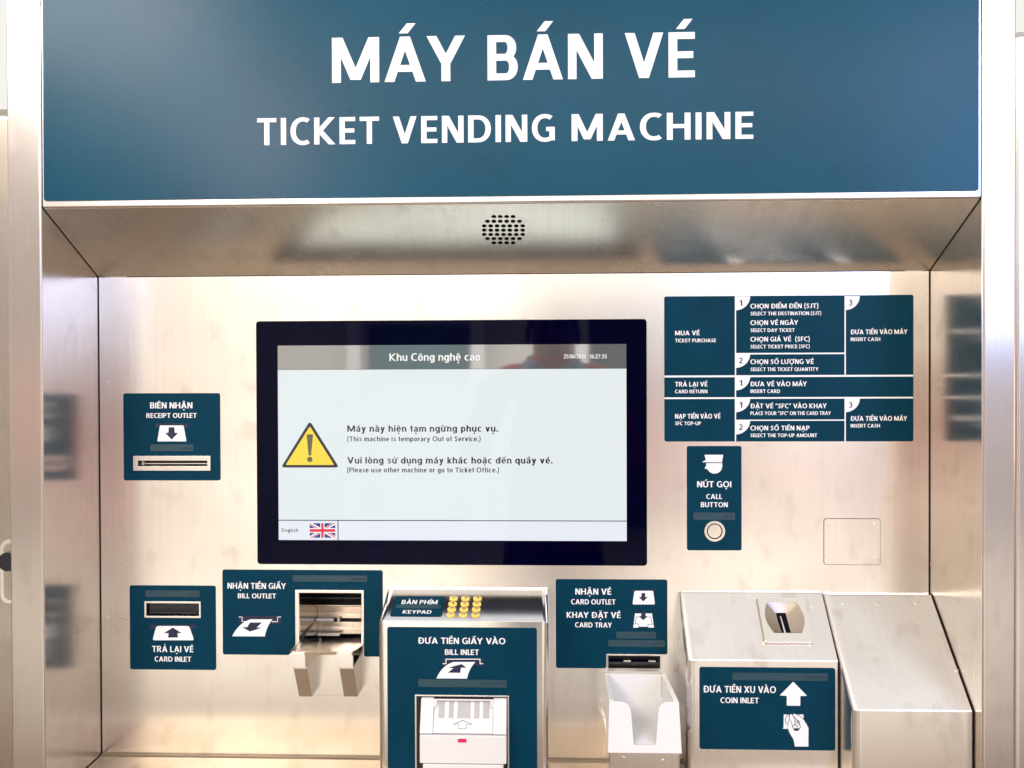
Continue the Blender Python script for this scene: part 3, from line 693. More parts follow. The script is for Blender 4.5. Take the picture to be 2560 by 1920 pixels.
slab(692, 762, 0.084, 0.104); slab(763, 828, 0.080, 0.104)
fr9 = wall(0.075)
for xa, xb in ((270, 600), (640, 670)):
    box('recess_clip', max(b0+0.001, fr9.hit(*cB(xa, 670))[0]), 0.074, fr9.hit(*cB(xa, 686))[1], fr9.hit(*cB(xb, 670))[0], 0.080, fr9.hit(*cB(xa, 658))[1], WHITEPLASTIC, rec, 0.0006)
fr9 = wall(0.070)
box('recess_clip', max(b0+0.004, fr9.hit(*cB(320, 835))[0]), 0.069, fr9.hit(*cB(320, 848))[1], fr9.hit(*cB(668, 835))[0], 0.075, fr9.hit(*cB(320, 828))[1], WHITEPLASTIC, rec, 0.0006)
# tray
YT = -0.047; FT = wall(YT)
tz = (W0.hit(*cB(560, 905))[1])
tl, tr = b0-0.0005, b2+0.001
ear = rect(FT, cB(97, 1040), cB(820, 1200))
trx0, trx1 = ear[0], ear[2]
zf_, zk_ = FT.hit(*cB(560, 1028))[1], wall(0.095).hit(*cB(560, 868))[1]
tz = zf_
tray = prism('bill_tray', [(YT+0.001, zf_), (0.095, zk_), (0.095, zk_-0.002), (YT+0.001, zf_-0.002)], b0+0.0035, trx1-0.001, TRAY_STEEL, TVM)
def ears(name, x0, x1):
    a = rect(FT, cB(x0, 1040), cB(x1, 1202))
    return plate(name, FT, [rr(*a, 0.0045, 5, '0011')], -0.003, 0.0012, STEEL_POST, tray, 0.0006)
ears('tray_stop', 97, 287); ears('tray_stop', 627, 818)
# curved front edge between the stops, hanging below the tray floor
q = M_(cB, [(287, 1030), (627, 1030), (627, 1062), (480, 1066)] + curve_pts((450, 1068), (380, 1100), (300, 1190), 6) + [(287, 1195)])
bm = bmesh.new(); add_plate(bm, FT, [[FT.hit(*p) for p in q]], -0.0022, -0.0002); finish('tray_apron', bm, CAST, tray)
for x0, x1 in ((150, 300), (665, 825)):
    xa = FT.hit(*cB(x0, 1210))[0]; xb = FT.hit(*cB(x1, 1210))[0]
    zt = FT.hit(*cB(x0, 1195))[1]; f2 = wall(-0.024); zl = f2.hit(*cB(x0+50, 1532))[1]
    box('bracket_seam', xa+0.001, YT+0.003, zt-0.0002, xb-0.001, -0.01, zt+0.0018, DARKGAP, tray)
    prism('tray_bracket', [(0.0, zt), (YT+0.0005, zt), (YT+0.0005, zt-0.0035), (-0.024, zl), (0.0, zl)], xa, xb, STEEL_SIDE, tray, 0.0008)
a = rect(wall(-0.004), cB(378, 1066), cB(720, 1516))
box('tray_backplate', a[0], -0.006, a[1], a[2]+0.01, -0.0004, a[3]+0.004, STEEL, tray, 0.0006)
# clear side guard of the tray
gx = trx0+0.0015
bm = bmesh.new()
gp = [(YT, tz), (0.004, tz), (0.030, tz), (0.030, bz(530)), (0.012, bz(640)), (YT, tz+0.004)]
ztop = FT.hit(*cB(110, 1036))[1]
prism_bm(bm, [(YT+0.002, zf_-0.004), (0.094, zk_+0.0005), (0.094, ztop+0.004), (YT+0.002, ztop)], b0+0.0008, b0+0.0030)
finish('tray_guard', bm, ACRYLIC, tray)
prism('guard_edge', [(YT+0.002, ztop+0.0002), (0.094, ztop+0.0042), (0.094, ztop+0.005), (YT+0.002, ztop+0.001)], b0+0.0008, b0+0.0030, CAST, tray)

# --- keypad housing with bill inlet
sK = 1.075; tK = 1.05*(1-1/sK); FK = wall(-tK)
cK = crop(920, 1440, 3.456)
kx0 = FK.hit(945.5, 1700)[0]; kx1 = FK.hit(1371.5, 1700)[0]
zkf = FK.hit(1160, 1553)[1]; zkb = W0.hit(1160, 1470)[1]
kh = prism('keypad_housing', [(0.0, zkb+0.0015), (-0.010, zkb), (-tK, zkf), (-tK, 0.7), (0.0, 0.7)], kx0, kx1, KEY_STEEL, TVM, 0.0022, 3, big=(0.0085, (kx0, kx1)))
tag(kh, 'steel housing carrying the keypad and the bill inlet')
KS = Frame((0, -0.010, zkb), (1, 0, 0), (0, tK-0.010, zkb-zkf))
pu0, pv0, pu1, pv1 = rect(KS, cK(213, 178), cK(654, 350))
pl = plate('keypad_plate', KS, [rr(pu0, pv0, pu1, pv1, 0.003)], 0.0, 0.0006, TEAL, TVM)
KL = lift(KS, 0.0006)
lettering(pl, KL, 'BÀN PHÍM', cK(287, 0)[0], cK(598, 0)[0], cK(0, 247)[1], 36/3.456, 0.0006)
lettering(pl, KL, 'KEYPAD', cK(297, 0)[0], cK(546, 0)[0], cK(0, 327)[1], 30/3.456, 0.0003)
braille(pl, KL, cK(240, 251), cK(630, 281), 'BÀN PHÍM', (cK(545, 0)[0], cK(620, 0)[0]))
kp = plate('keypad', KS, [rr(*rect(KS, cK(690, 170), cK(975, 368)), 0.004)], 0.0, 0.0002, STEEL_SIDE, TVM)
tag(kp, 'twelve yellow round keys on the steel slope')
def key_digit(s, u, v, h, w, n):
    c = bpy.data.curves.new('t', 'FONT'); c.body = s; c.size = 1; c.resolution_u = 3; c.offset = 0.0
    o = bpy.data.objects.new('t', c); COL.objects.link(o)
    dg = bpy.context.evaluated_depsgraph_get(); me = bpy.data.meshes.new_from_object(o.evaluated_get(dg))
    bpy.data.objects.remove(o); bpy.data.curves.remove(c)
    xs = [q.co.x for q in me.vertices]; ys = [q.co.y for q in me.vertices]
    k = h/0.70; cx, cy = (min(xs)+max(xs))/2, (min(ys)+max(ys))/2
    bm = bmesh.new(); bm.from_mesh(me); bpy.data.meshes.remove(me)
    for q in bm.verts: q.co = KS.p(u+(q.co.x-cx)*k*w, v+(q.co.y-cy)*k, n)
    for f in bm.faces: f.material_index = 1
    return bm
KEYS = '123456789*0#'
for i, ch in enumerate(KEYS):
    r, c = divmod(i, 3)
    px = 740 - 8.4*r + c*(103.5+1.2*r); py = (200, 247, 294, 342)[r]
    u, v = KS.hit(*cK(px, py-3)); ru = KS.hit(*cK(px+37, py))[0]-KS.hit(*cK(px, py))[0]
    rv = KS.hit(*cK(px, py-21))[1]-KS.hit(*cK(px, py))[1]
    rv *= 0.72
    bm = key_digit(ch, u, v, rv*1.5, 1.30, 0.00195)
    ring = [(u+ru*math.cos(2*math.pi*k/28), v+rv*math.sin(2*math.pi*k/28)) for k in range(28)]
    b2_ = bmesh.new(); add_plate(b2_, KS, [ring], 0.0, 0.0019)
    es = [e for e in b2_.edges if len(e.link_faces) == 2 and e.calc_face_angle(0) > 0.6 and all((x.co-KS.p(u, v, 0.0019)).dot(KS.N) > -1e-5 for x in e.verts)]
    bmesh.ops.bevel(b2_, geom=es, offset=0.0008, segments=3, profile=0.5, affect='EDGES')
    tmp = bpy.data.meshes.new('k'); b2_.to_mesh(tmp); b2_.free(); bm.from_mesh(tmp); bpy.data.meshes.remove(tmp)
    finish('key', bm, [YELLOW, NAVY], kp, smooth=True)

# bill inlet plate and mechanism on the front of the housing
FKL = wall(-tK-LB)
a = rect(FK, cK(169, 444), cK(1461, 1640))
inl = rect(FK, cK(407, 1024), cK(1220, 1640))
bot = 0.80
outl = [(a[0], bot), (inl[0], bot), (inl[0], inl[3]), (inl[2], inl[3]), (inl[2], bot), (a[2], bot)] + [p for p in rr(a[0], bot, a[2], a[3], 0.0028) if p[1] > a[3]-0.01]
pl = plate('bill_inlet_plate', FK, [outl], 0, LB, TEAL, TVM)
lettering(pl, FKL, 'ĐƯA TIỀN GIẤY VÀO', cK(433, 0)[0], cK(1187, 0)[0], cK(0, 586)[1], 53/3.456, 0.0003)
lettering(pl, FKL, 'BILL INLET', cK(665, 0)[0], cK(958, 0)[0], cK(0, 681)[1], 47/3.456, 0.0003)
it = [(M_(cK, [(645, 712), (995, 712), (995, 778), (645, 778)]), 0.0001, 1)]
for q in stroke_pts([(645, 757), (674, 757)], 7)+stroke_pts([(674, 760), (674, 718)], 7)+stroke_pts([(671, 718), (971, 718)], 7)+stroke_pts([(968, 718), (968, 760)], 7)+stroke_pts([(965, 757), (995, 757)], 7):
    it.append((M_(cK, q), 0.00018+0.00001*len(it), 0))
it.append((M_(cK, curve_pts((592, 884), (640, 770), (740, 742)) + curve_pts((928, 742), (872, 800), (856, 886))), 0.0003, 0))
it.append((M_(cK, [(808, 760), (852, 791), (803, 791), (797, 836), (690, 834), (738, 797), (697, 790)]), 0.0004, 1))
shapes(pl, FKL, it, [INK, NAVY])
braille(pl, FKL, cK(433, 894), cK(1198, 960), 'ĐƯA TIỀN GIẤY VÀO', (cK(990, 0)[0], cK(1185, 0)[0]))
# recess of the mechanism
ii = rect(FK, cK(424, 1038), cK(1206, 1640))
bi = plate('bill_inlet', FK, [[(inl[0], bot), (ii[0], bot), (ii[0], ii[3]), (ii[2], ii[3]), (ii[2], bot), (inl[2], bot), (inl[2], inl[3]), (inl[0], inl[3])]], 0.0, 0.0022, STEEL_POST, TVM, 0.0005)
tag(bi, 'white plastic bill acceptor with red indicator light in a steel frame')
plate('inlet_gap', FK, [[(ii[0], bot), (ii[2], bot), (ii[2], ii[3]), (ii[0], ii[3])]], 0.0002, 0.0005, BLACKPLASTIC, bi)
m0 = FK.hit(*cK(452, 1100))[0]; m1 = FK.hit(*cK(1200, 1100))[0]
PD = 0.020; FM = wall(-tK-PD)
zt0 = FK.hit(*cK(800, 1046))[1]; zt1 = FM.hit(*cK(800, 1368))[1]
mm0 = FM.hit(*cK(441, 1370))[0]; mm1 = FM.hit(*cK(1199, 1370))[0]
m0, m1 = mm0+0.0006, mm1-0.0006
# hood cheeks left and right of the ramp
ca0 = FM.hit(*cK(558, 1370))[0]; ca1 = FM.hit(*cK(1078, 1370))[0]
prof = [(-tK-0.0006, zt0), (-tK-0.005, zt0), (-tK-PD, zt1), (-tK-0.0006, zt1)]
prism('inlet_cheek', prof, m0, ca0, WHITEPLASTIC, bi, 0.0010); prism('inlet_cheek', prof, ca1, m1, WHITEPLASTIC, bi, 0.0010)
zr = zt0-0.004
prism('inlet_ramp', [(-tK-0.0006, zr), (-tK-0.0018, zr), (-tK-PD+0.0012, zt1+0.0004), (-tK-0.0006, zt1+0.0004)], ca0+0.0003, ca1-0.0003, WHITEPLASTIC, bi, 0.0004)
RS = Frame((0, -tK-0.0018, zr), (1, 0, 0), (0, PD-0.003, zr-zt1-0.0004))
for xa, xb in ((665, 700), (742, 775), (888, 918), (965, 995)):
    u0_, v0_, u1_, v1_ = rect(RS, cK(xa, 1085), cK(xb, 1235))
    plate('ramp_rib', RS, [rr(u0_, v0_, u1_, v1_, 0.0006, 2)], 0, 0.0011, WHITEPLASTIC, bi, 0.0004)
plate('ramp_groove', RS, [rr(*rect(RS, cK(610, 1075), cK(1050, 1230)))], 0.0001, 0.0003, GREYPLASTIC, bi)
prism('inlet_roller', [(-tK-0.006, zt0-0.0002), (-tK-0.007, zt0-0.0014), (-tK-0.0045, zt0-0.0034), (-tK-0.002, zt0-0.0014)], ca0-0.006, ca1+0.006, WHITEPLASTIC, bi, 0.0004)
for xa, xb in ((ca0-0.001, ca0+0.004), (ca1-0.004, ca1+0.001)):
    box('roller_clip', xa, -tK-0.0075, zt0-0.011, xb, -tK-0.002, zt0-0.0012, WHITEPLASTIC, bi, 0.0008)
# arrow outline on the ramp
arr = [(820, 1247), (900, 1283), (853, 1283), (848, 1321), (783, 1319), (785, 1283), (737, 1281), (820, 1247)]
it = [(M_(cK, q), 0.0004+0.00001*k, 0) for k, q in enumerate(stroke_pts(arr, 5))]
shapes(bi, RS, it, [NAVY], 'ramp_arrow')
zl0 = FM.hit(*cK(800, 1379))[1]; zl1 = FM.hit(*cK(800, 1624))[1]
box('inlet_body', m0, -tK-PD, zl1, m1, -tK-0.0006, zl0, WHITEPLASTIC, bi, 0.0012)
box('inlet_base', m0+0.004, -tK-PD-0.001, zl1-0.05, m1-0.004, -tK-0.0006, zl1-0.0009, WHITEPLASTIC, bi, 0.0010)
LED = glow('red_indicator', (1.0, 0.02, 0.12), 0.75, 0.5, 0.3)
u, v = FM.hit(*cK(814, 1421))
bm = bmesh.new(); add_plate(bm, FM, [[(u+0.0075*math.cos(t), v+0.0039*math.sin(t)) for t in [k*math.pi/12 for k in range(24)]]], 0, 0.0005)
finish('indicator_rim', bm, WHITEPLASTIC, bi)
bm = bmesh.new(); add_plate(bm, FM, [rr(u-0.0055, v-0.0022, u+0.0055, v+0.0024, 0.0018)], 0.0004, 0.0009)
finish('indicator_light', bm, LED, bi)

# --- card outlet plate, slot and tray
u0, v0, u1, v1 = rect(W0, cO(98, 94), cO(1023, 712))
vb = W0.hit(*cO(300, 829))[1]; un = W0.hit(*cO(516, 770))[0]
c1 = rr(u0, vb, un, v1, 0.0028); ll = c1[:12]
outl = ll + [(un, v0+0.0)] + [p for p in rr(u0, v0, u1, v1, 0.0028)][6:24]
pl = plate('card_outlet_plate', W0, [outl], 0, LB, TEAL, TVM)
for s, x0, x1, yb, c in (('NHẬN VÉ', 260, 557, 220, 50), ('CARD OUTLET', 225, 593, 301, 42), ('KHAY ĐẶT VÉ', 188, 635, 413, 48), ('CARD TRAY', 258, 563, 492, 41)):
    lettering(pl, FL, s, cO(x0, 0)[0], cO(x1, 0)[0], cO(0, yb)[1], c/3.3175, 0.0003)
shapes(pl, FL, [(M_(cO, [(730, 178), (922, 178), (922, 196), (730, 196)]), 0.0001, 1),
                (M_(cO, rounded_poly([(750, 189), (905, 189), (920, 302), (734, 302)], 12, 3)), 0.0002, 0),
                (M_(cO, [(808, 207), (840, 207), (838, 240), (861, 240), (823, 277), (785, 240), (808, 240)]), 0.0003, 1)], [INK, NAVY])
it = [(M_(cO, [(755, 376), (895, 376), (912, 494), (740, 494)]), 0.0002, 0), (M_(cO, [(806, 362), (842, 362), (842, 398), (861, 398), (823, 432), (785, 398), (806, 398)]), 0.0005, 1)]
for pts in ([(765, 406), (755, 465)], [(765, 406), (785, 406)], [(860, 406), (885, 406)], [(885, 406), (897, 465)], [(742, 463), (786, 463)], [(786, 463), (786, 494)], [(912, 465), (862, 465)], [(862, 465), (862, 494)]):
    for q in stroke_pts(pts, 4): it.append((M_(cO, q), 0.0003+0.00001*len(it), 1))
it.append((M_(cO, [(788, 486), (860, 486), (860, 496), (788, 496)]), 0.0006, 2))
shapes(pl, FL, it, [INK, NAVY, TEAL])
braille(pl, FL, cO(600, 527), cO(930, 585), 'NHẬN VÉ', (cO(852, 0)[0], cO(928, 0)[0]))
braille(pl, FL, cO(533, 597), cO(1003, 653), 'KHAY ĐẶT VÉ', (cO(878, 0)[0], cO(990, 0)[0]))
fr = rect(W0, cO(522, 717), cO(972, 836))
sf = slot_frame('card_outlet_slot', fr, op_cardout, 0.0012, 0.0004)
u0, v0, u1, v1 = op_cardout
box('slot_interior', u0-0.001, 0.0145, v0-0.001, u1+0.001, 0.016, v1+0.001, BLACKPLASTIC, sf)
box('slot_lip', u0+0.001, 0.002, (v0+v1)/2-0.001, u1-0.001, 0.012, (v0+v1)/2+0.0003, BLACKGLASS, sf, 0.0003)
for xa in (0.3, 0.78): box('slot_roller', u0+(u1-u0)*xa, 0.001, (v0+v1)/2-0.0008, u0+(u1-u0)*(xa+0.14), 0.006, (v0+v1)/2+0.0016, STEEL_SMOOTH, sf, 0.0006)

def card_tray():
    sT = 1.098; dT = 1.05*(1-1/sT); dB = dT+0.012
    f1 = wall(-dT); f2 = wall(-dB)
    zt = (W0.hit(*cO(750, 869))[1]+f1.hit(*cO(830, 1108))[1])/2
    zb = f2.hit(*cO(830, 1536))[1]
    tl, tr = f1.hit(*cO(542, 1108))[0], f1.hit(*cO(1119, 1110))[0]
    bl, br = f2.hit(*cO(531, 1530))[0], f2.hit(*cO(1144, 1530))[0]
    wl, wr = W0.hit(*cO(499, 869))[0], W0.hit(*cO(1004, 871))[0]
    T = 0.006
    bm = bmesh.new()
    # front wall with its notch, leaning out towards the bottom
    V = Vector((0, dB-dT, zt-zb)).normalized(); L_ = (Vector((0, dB-dT, zt-zb))).length
    F = Frame((0, -dB, zb), (1, 0, 0), V)
    n0, n1 = F.hit(*cO(745, 1465))[0], F.hit(*cO(930, 1468))[0]; nv = F.hit(*cO(840, 1470))[1]
    nt0, nt1 = F.hit(*cO(722, 1170))[0], F.hit(*cO(946, 1170))[0]; nr = 0.010
    o = [(bl, 0), (br, 0), (tr, L_)]
    o += curve_pts((nt1+nr*1.3, L_), (nt1+0.001, L_-0.001), (nt1, L_-nr*1.3), 7) + [(n1, nv+0.001), (n1-0.001, nv), (n0+0.001, nv), (n0, nv+0.001)]
    o += curve_pts((nt0, L_-nr*1.3), (nt0-0.001, L_-0.001), (nt0-nr*1.3, L_), 7) + [(tl, L_)]
    add_plate(bm, F, [o], -T, 0)
    def quadbox(p):   # eight corners: outer four then inner four
        vs = [bm.verts.new(q) for q in p]
        fs = [bm.faces.new([vs[i] for i in f]) for f in ((0, 1, 2, 3), (7, 6, 5, 4), (0, 4, 5, 1), (1, 5, 6, 2), (2, 6, 7, 3), (3, 7, 4, 0))]
        bmesh.ops.recalc_face_normals(bm, faces=fs)
    yi = T*0.8
    for (w, t, b, s) in ((wl, tl, bl, 1), (wr, tr, br, -1)):
        z2 = zb+0.012
        quadbox([(w, -0.001, zt), (t, -dT+yi, zt), (b, -dB+yi, zb), (w, -0.001, z2),
                 (w+s*T, -0.001, zt), (t+s*T, -dT+yi, zt), (b+s*T, -dB+yi, zb), (w+s*T, -0.001, z2)])
    quadbox([(wl+T, -0.001, zt-0.0004), (wr-T, -0.001, zt-0.0004), (wr-T, -0.001, zb+0.012), (wl+T, -0.001, zb+0.012),
             (wl+T, -T, zt-0.0004), (wr-T, -T, zt-0.0004), (wr-T, -T-0.004, zb+0.012), (wl+T, -T-0.004, zb+0.012)])
    quadbox([(wl+0.001, -T, zb+0.022), (wr-0.001, -T, zb+0.022), (br-T*0.5, -dB+T, zb+0.0006), (bl+T*0.5, -dB+T, zb+0.0006),
             (wl+0.001, -T, zb+0.030), (wr-0.001, -T, zb+0.030), (br-T*0.5, -dB+T, zb+0.008), (bl+T*0.5, -dB+T, zb+0.008)])
    o = finish('card_tray', bm, WHITEPLASTIC, TVM, 0.0013, 3)
    tag(o, 'white plastic card tray with a notch in its front wall')
    x0, x1 = f1.hit(*cO(541, 1600))[0], f1.hit(*cO(1130, 1600))[0]
    sup = box('tray_support', x0, -dT, 0.85, x1, -0.0, zb-0.0006, STEEL, TVM, 0.003)
    for p in ((660, 1580), (986, 1603)): rivet(sup, f1, *cO(*p), r=0.0028)
card_tray()

# --- coin housing and blank housing to its right
cA = crop(1660, 1440, 2.765)
def housing(name, s, xl, xr, yb, yf, label):
    t = 1.05*(1-1/s); f = wall(-t)
    x0, x1 = W0.hit(xl, yb)[0], (xr if isinstance(xr, float) else W0.hit(*xr)[0])
    zb_ = W0.hit((xl+2050)/2, yb)[1]; zf = f.hit((xl+2100)/2, yf)[1]
    o = prism(name, [(0.0, zb_+0.0015), (-0.008, zb_), (-t, zf), (-t, 0.8), (0.0, 0.8)], x0, x1, HOUSING_STEEL, TVM, 0.0018, 3, big=(0.010, (x0,)))
    tag(o, label)
    return o, t, Frame((0, -0.008, zb_), (1, 0, 0), (0, t-0.008, zb_-zf)), f
xm = W0.hit(2051.5, 1481)[0]
coin, tA, SA, FA = housing('coin_housing', 1.064, 1695, xm-0.0008, 1478, 1652, 'sloping steel housing with the coin slot')
blank, tB, SB, FB = housing('blank_housing', 1.112, 2053.5, XR-GAP*1.2, 1483, 1775, 'plain sloping steel housing at the right wall')
for p in ((237, 195), (1020, 212)): rivet(coin, SA, *cA(*p), r=0.0024)
for p in ((1228, 185), (1478, 190), (1747, 185), (2022, 652)): rivet(blank, SB, *cA(*p), r=0.0024)
# coin slot
u0, v0, u1, v1 = rect(SA, cA(645, 163), cA(990, 468))
u0 = (SA.hit(*cA(640, 163))[0]+SA.hit(*cA(695, 466))[0])/2; u1 = (SA.hit(*cA(957, 165))[0]+SA.hit(*cA(1027, 465))[0])/2
CT = 0.0065; SC_ = lift(SA, CT)
uc, vc = (u0+u1)/2, (v0+v1)/2; hw, hh = (u1-u0)/2, (v1-v0)/2
def lens(k, kv, n=10):
    """barrel outline of the finger cup: flat top and bottom, bulging sides"""
    out = []
    tw, bw, bul = 0.62*hw*k, 0.58*hw*k, 0.86*hw*k
    top, bo = vc+0.80*hh*kv, vc-0.60*hh*kv
    L1 = curve_pts((uc-tw, top), (uc-bul*1.22, vc+0.1*hh), (uc-bw, bo), n); R1 = curve_pts((uc+bw, bo), (uc+bul*1.22, vc+0.1*hh), (uc+tw, top), n)
    return L1 + R1
hole = lens(1, 1)
bm = bmesh.new(); add_plate(bm, SA, [rr(u0, v0, u1, v1, 0.0028), hole if False else hole[::-1]], -0.0002, CT)
cs = finish('coin_slot', bm, STEEL_SMOOTH, TVM, 0.0009, 3)
plate('slot_shadow_rim', SA, [rr(u0-0.0009, v0-0.0012, u1+0.0007, v1+0.0007, 0.003), hole[::-1]], 0.0001, 0.0005, CAST, cs)  # dark rim standing in for the shadow gap under the bezel
tag(cs, 'raised steel coin slot with a finger cup and black slit')
# cup sloping down to the slit (funnel between outline and slit)
sx = uc-0.07*hw
inner = curve_pts((sx-0.21*hw, vc+0.38*hh), (sx-0.21*hw, vc-0.1*hh), (sx-0.10*hw, vc-0.59*hh), 10) + curve_pts((sx+0.28*hw, vc-0.59*hh), (sx+0.22*hw, vc-0.1*hh), (sx+0.21*hw, vc+0.38*hh), 10)
bm = bmesh.new()
a_ = [bm.verts.new(SA.p(x, y, CT-0.0006)) for x, y in hole]; b_ = [bm.verts.new(SA.p(x, y, 0.0003)) for x, y in inner]
for i in range(len(a_)):
    j = (i+1) % len(a_); bm.faces.new((a_[i], a_[j], b_[j], b_[i]))
c_ = [bm.verts.new(SA.p(x, y, 0.00025)) for x, y in inner]; f = bm.faces.new(c_); f.material_index = 1
bmesh.ops.recalc_face_normals(bm, faces=bm.faces)
finish('finger_cup', bm, [CAST, DARKGAP], cs, smooth=True)
plate('slit_lip', SA, [[(sx-0.02*hw, vc-0.57*hh), (sx+0.05*hw, vc-0.57*hh), (sx-0.03*hw, vc+0.22*hh), (sx-0.07*hw, vc+0.22*hh)]], 0.0003, 0.0012, STEEL_SMOOTH, cs)
# coin inlet plate
FAL = wall(-tA-LB)
pl = label_plate('coin_inlet_plate', FA, cA(245, 632), cA(1183, 1200), r=0.003)
lettering(pl, FAL, 'ĐƯA TIỀN XU VÀO', cA(272, 0)[0], cA(773, 0)[0], cA(0, 806)[1], 46/2.765, 0.0003)
lettering(pl, FAL, 'COIN INLET', cA(390, 0)[0], cA(655, 0)[0], cA(0, 878)[1], 38/2.765, 0.0003)
braille(pl, FAL, cA(472, 670), cA(1133, 722), 'ĐƯA TIỀN XU VÀO', (cA(990, 0)[0], cA(1123, 0)[0]))
shapes(pl, FAL, [(M_(cA, rounded_poly([(893, 730), (988, 827), (942, 829), (941, 897), (848, 895), (848, 828), (799, 825)], 4, 2)), 0.0003, 0)], [INK])
def ell(cx, cy, rx, ry, rot, n=20):
    c, s = math.cos(rot), math.sin(rot)
    return [(cx+rx*math.cos(t)*c-ry*math.sin(t)*s, cy+rx*math.cos(t)*s+ry*math.sin(t)*c) for t in [2*math.pi*k/n for k in range(n)]]
handp = [(903, 1178), (893, 1130), (866, 1085), (852, 1048), (860, 1005), (868, 985), (878, 1005), (887, 1045), (903, 1068), (925, 1068), (942, 1045), (935, 1015), (910, 985), (888, 962), (893, 950), (905, 950), (935, 965), (965, 990), (985, 1020), (1000, 1050), (999, 1178)]
it = [(M_(cA, [(825, 955), (965, 955), (965, 1057), (825, 1057)]), 0.0002, 0)]
k0 = [0]
def ln(pts, w=4, n=0.0003, mi=1, closed=False):
    if closed: pts = pts+[pts[0]]
    for q in stroke_pts(pts, w): k0[0] += 1; it.append((M_(cA, q), n+0.000003*k0[0] % 0.00003, mi))
ln([(825, 955), (965, 955), (965, 1057), (825, 1057)], 4, 0.00025, closed=True)
ln([(820, 1052), (862, 1055)], 5, 0.00026, 0)
ln([(900, 1052), (985, 1052)], 4, 0.00027)
ln(ell(868, 995, 30, 38, 0.1), 4, 0.0003, closed=True)
it.append((M_(cA, handp), 0.00040, 0)); ln(handp[:], 4, 0.00044)
it.append((M_(cA, ell(884, 994, 17, 44, -0.25)), 0.00050, 0)); ln(ell(884, 994, 17, 44, -0.25), 4, 0.00054, closed=True)
ln([(908, 985), (940, 1008)], 4, 0.00055); ln([(908, 1000), (938, 1028)], 4, 0.00056); ln([(905, 1020), (925, 1043)], 4, 0.00057)
it.append((M_(cA, [(852, 1048), (860, 1000), (868, 985), (880, 1005), (884, 1040), (866, 1070)]), 0.00062, 0)); ln([(856, 1020), (868, 985), (880, 1005), (887, 1045)], 4, 0.00066)
shapes(pl, FAL, it, [INK, NAVY], 'hand_pictogram')

# ------------------------------------------------------------------ neighbours at the edges
nl = empty('steel_cabinet', (-0.95, 0.1, 0)); tag(nl, 'neighbouring brushed steel cabinet with a round lock, left of the machine', 'cabinet')
FN = wall(-0.02)
def child_of(o, root):
    o.parent = root; o.matrix_parent_inverse = Matrix.Translation(-root.location); return o
zc = FN.hit(10, 262)[1]
child_of(box('cabinet_body', -1.25, -0.02, 0.02, lp0-0.001, 0.5, zc, CABINET_STEEL, None, 0.02, 4), nl)
u0, v0, u1, v1 = rect(FN, (4, 1348), (70, 1508))
lk = child_of(plate('lock_plate', FN, [rr(u0, v0, u1, v1, 0.012, 6)], 0, 0.003, STEEL_POST, None, 0.0012), nl)
child_of(plate('lock_recess', FN, [rr(u0+0.005, v0+0.005, u1-0.005, v1-0.005, 0.009, 6)], 0.003, 0.0034, CABINET_STEEL, None), nl)
bm = bmesh.new(); add_plate(bm, FN, [rr(u0-0.0012, v0-0.0012, u1+0.001, v1+0.0012, 0.013, 6)], 0, 0.0006)
child_of(finish('lock_gasket', bm, CAST, None), nl)
u, v = FN.hit(29, 1401)
disc('lock_cylinder', FN, u, v, 0.013, 0.003, 0.009, BLACKPLASTIC, lk, 0.001, 24)
nr_ = empty('steel_door_frame', (0.8, 0.1, 0)); tag(nr_, 'pale steel door frame at the right edge beside the machine', 'door frame')
zc = FN.hit(2555, 150)[1]
child_of(box('frame_jamb', rp1+0.0012, YF+0.01, 0.02, rp1+0.3, 0.4, zc, POST, None, 0.01, 3), nr_)

# ------------------------------------------------------------------ floor: light tiles; the strip along the machines is coloured darker for shade
bm = bmesh.new(); box_bm(bm, -12, -12, -0.05, 12, -2.3, 0.0)
tag(finish('floor', bm, plain('floor_tile', (0.58, 0.55, 0.51), 0.3, var=0.08, scale=3), None), kind='structure')
bm = bmesh.new(); box_bm(bm, -12, -2.299, -0.05, 12, 3, 0.001)
tag(finish('floor_strip', bm, plain('brown_shade_strip', (0.27, 0.20, 0.145), 0.35, var=0.12, scale=3), None), kind='structure')

# ------------------------------------------------------------------ what the glass and steel reflect: the hall behind the photographer
BEIGE = plain('hall_wall_paint', (0.74, 0.72, 0.68), 0.6, var=0.04, scale=1.5)
bm = bmesh.new(); box_bm(bm, -5.5, -6.6, 0.0, 5.0, -6.45, 3.5)
tag(finish('hall_wall', bm, BEIGE, None), kind='structure')
COLM = plain('white_column_paint', (0.82, 0.83, 0.84), 0.5, var=0.02, scale=3)
def column(x, w, h, label):
    r = empty('white_column', (x, -6.2, 0)); tag(r, label, 'column', 'white columns in the hall reflected in the screen')
    for nm, a in (('column_shaft', (x-w/2, -6.2-w/2, 0.12, x+w/2, -6.2+w/2, h)), ('column_base', (x-w/2-0.03, -6.23-w/2, 0.0, x+w/2+0.03, -6.17+w/2, 0.12))):
        child_of(box(nm, *a, COLM, None, 0.01), r)
for x, l in ((-1.72, 'white column far left in the hall seen in the screen reflection'), (-0.55, 'white column just right of the teal board in the reflection'),
             (0.42, 'slim white column behind the photographer\'s left side'), (1.95, 'white column right of the photographer in the reflection')):
    column(x, 0.13, 2.2, l)
bd = empty('notice_board', (-1.13, -6.4, 0)); tag(bd, 'grey teal notice board on the wall of the hall between two white columns', 'notice board')
GT = plain('board_teal', (0.06, 0.15, 0.18), 0.5, var=0.05, scale=3)
child_of(box('board_panel', -1.62, -6.42, 1.42, -0.66, -6.38, 1.98, GT, None, 0.006), bd)
child_of(box('board_post', -1.5, -6.44, 0.0, -1.45, -6.425, 1.42, COLM, None), bd)
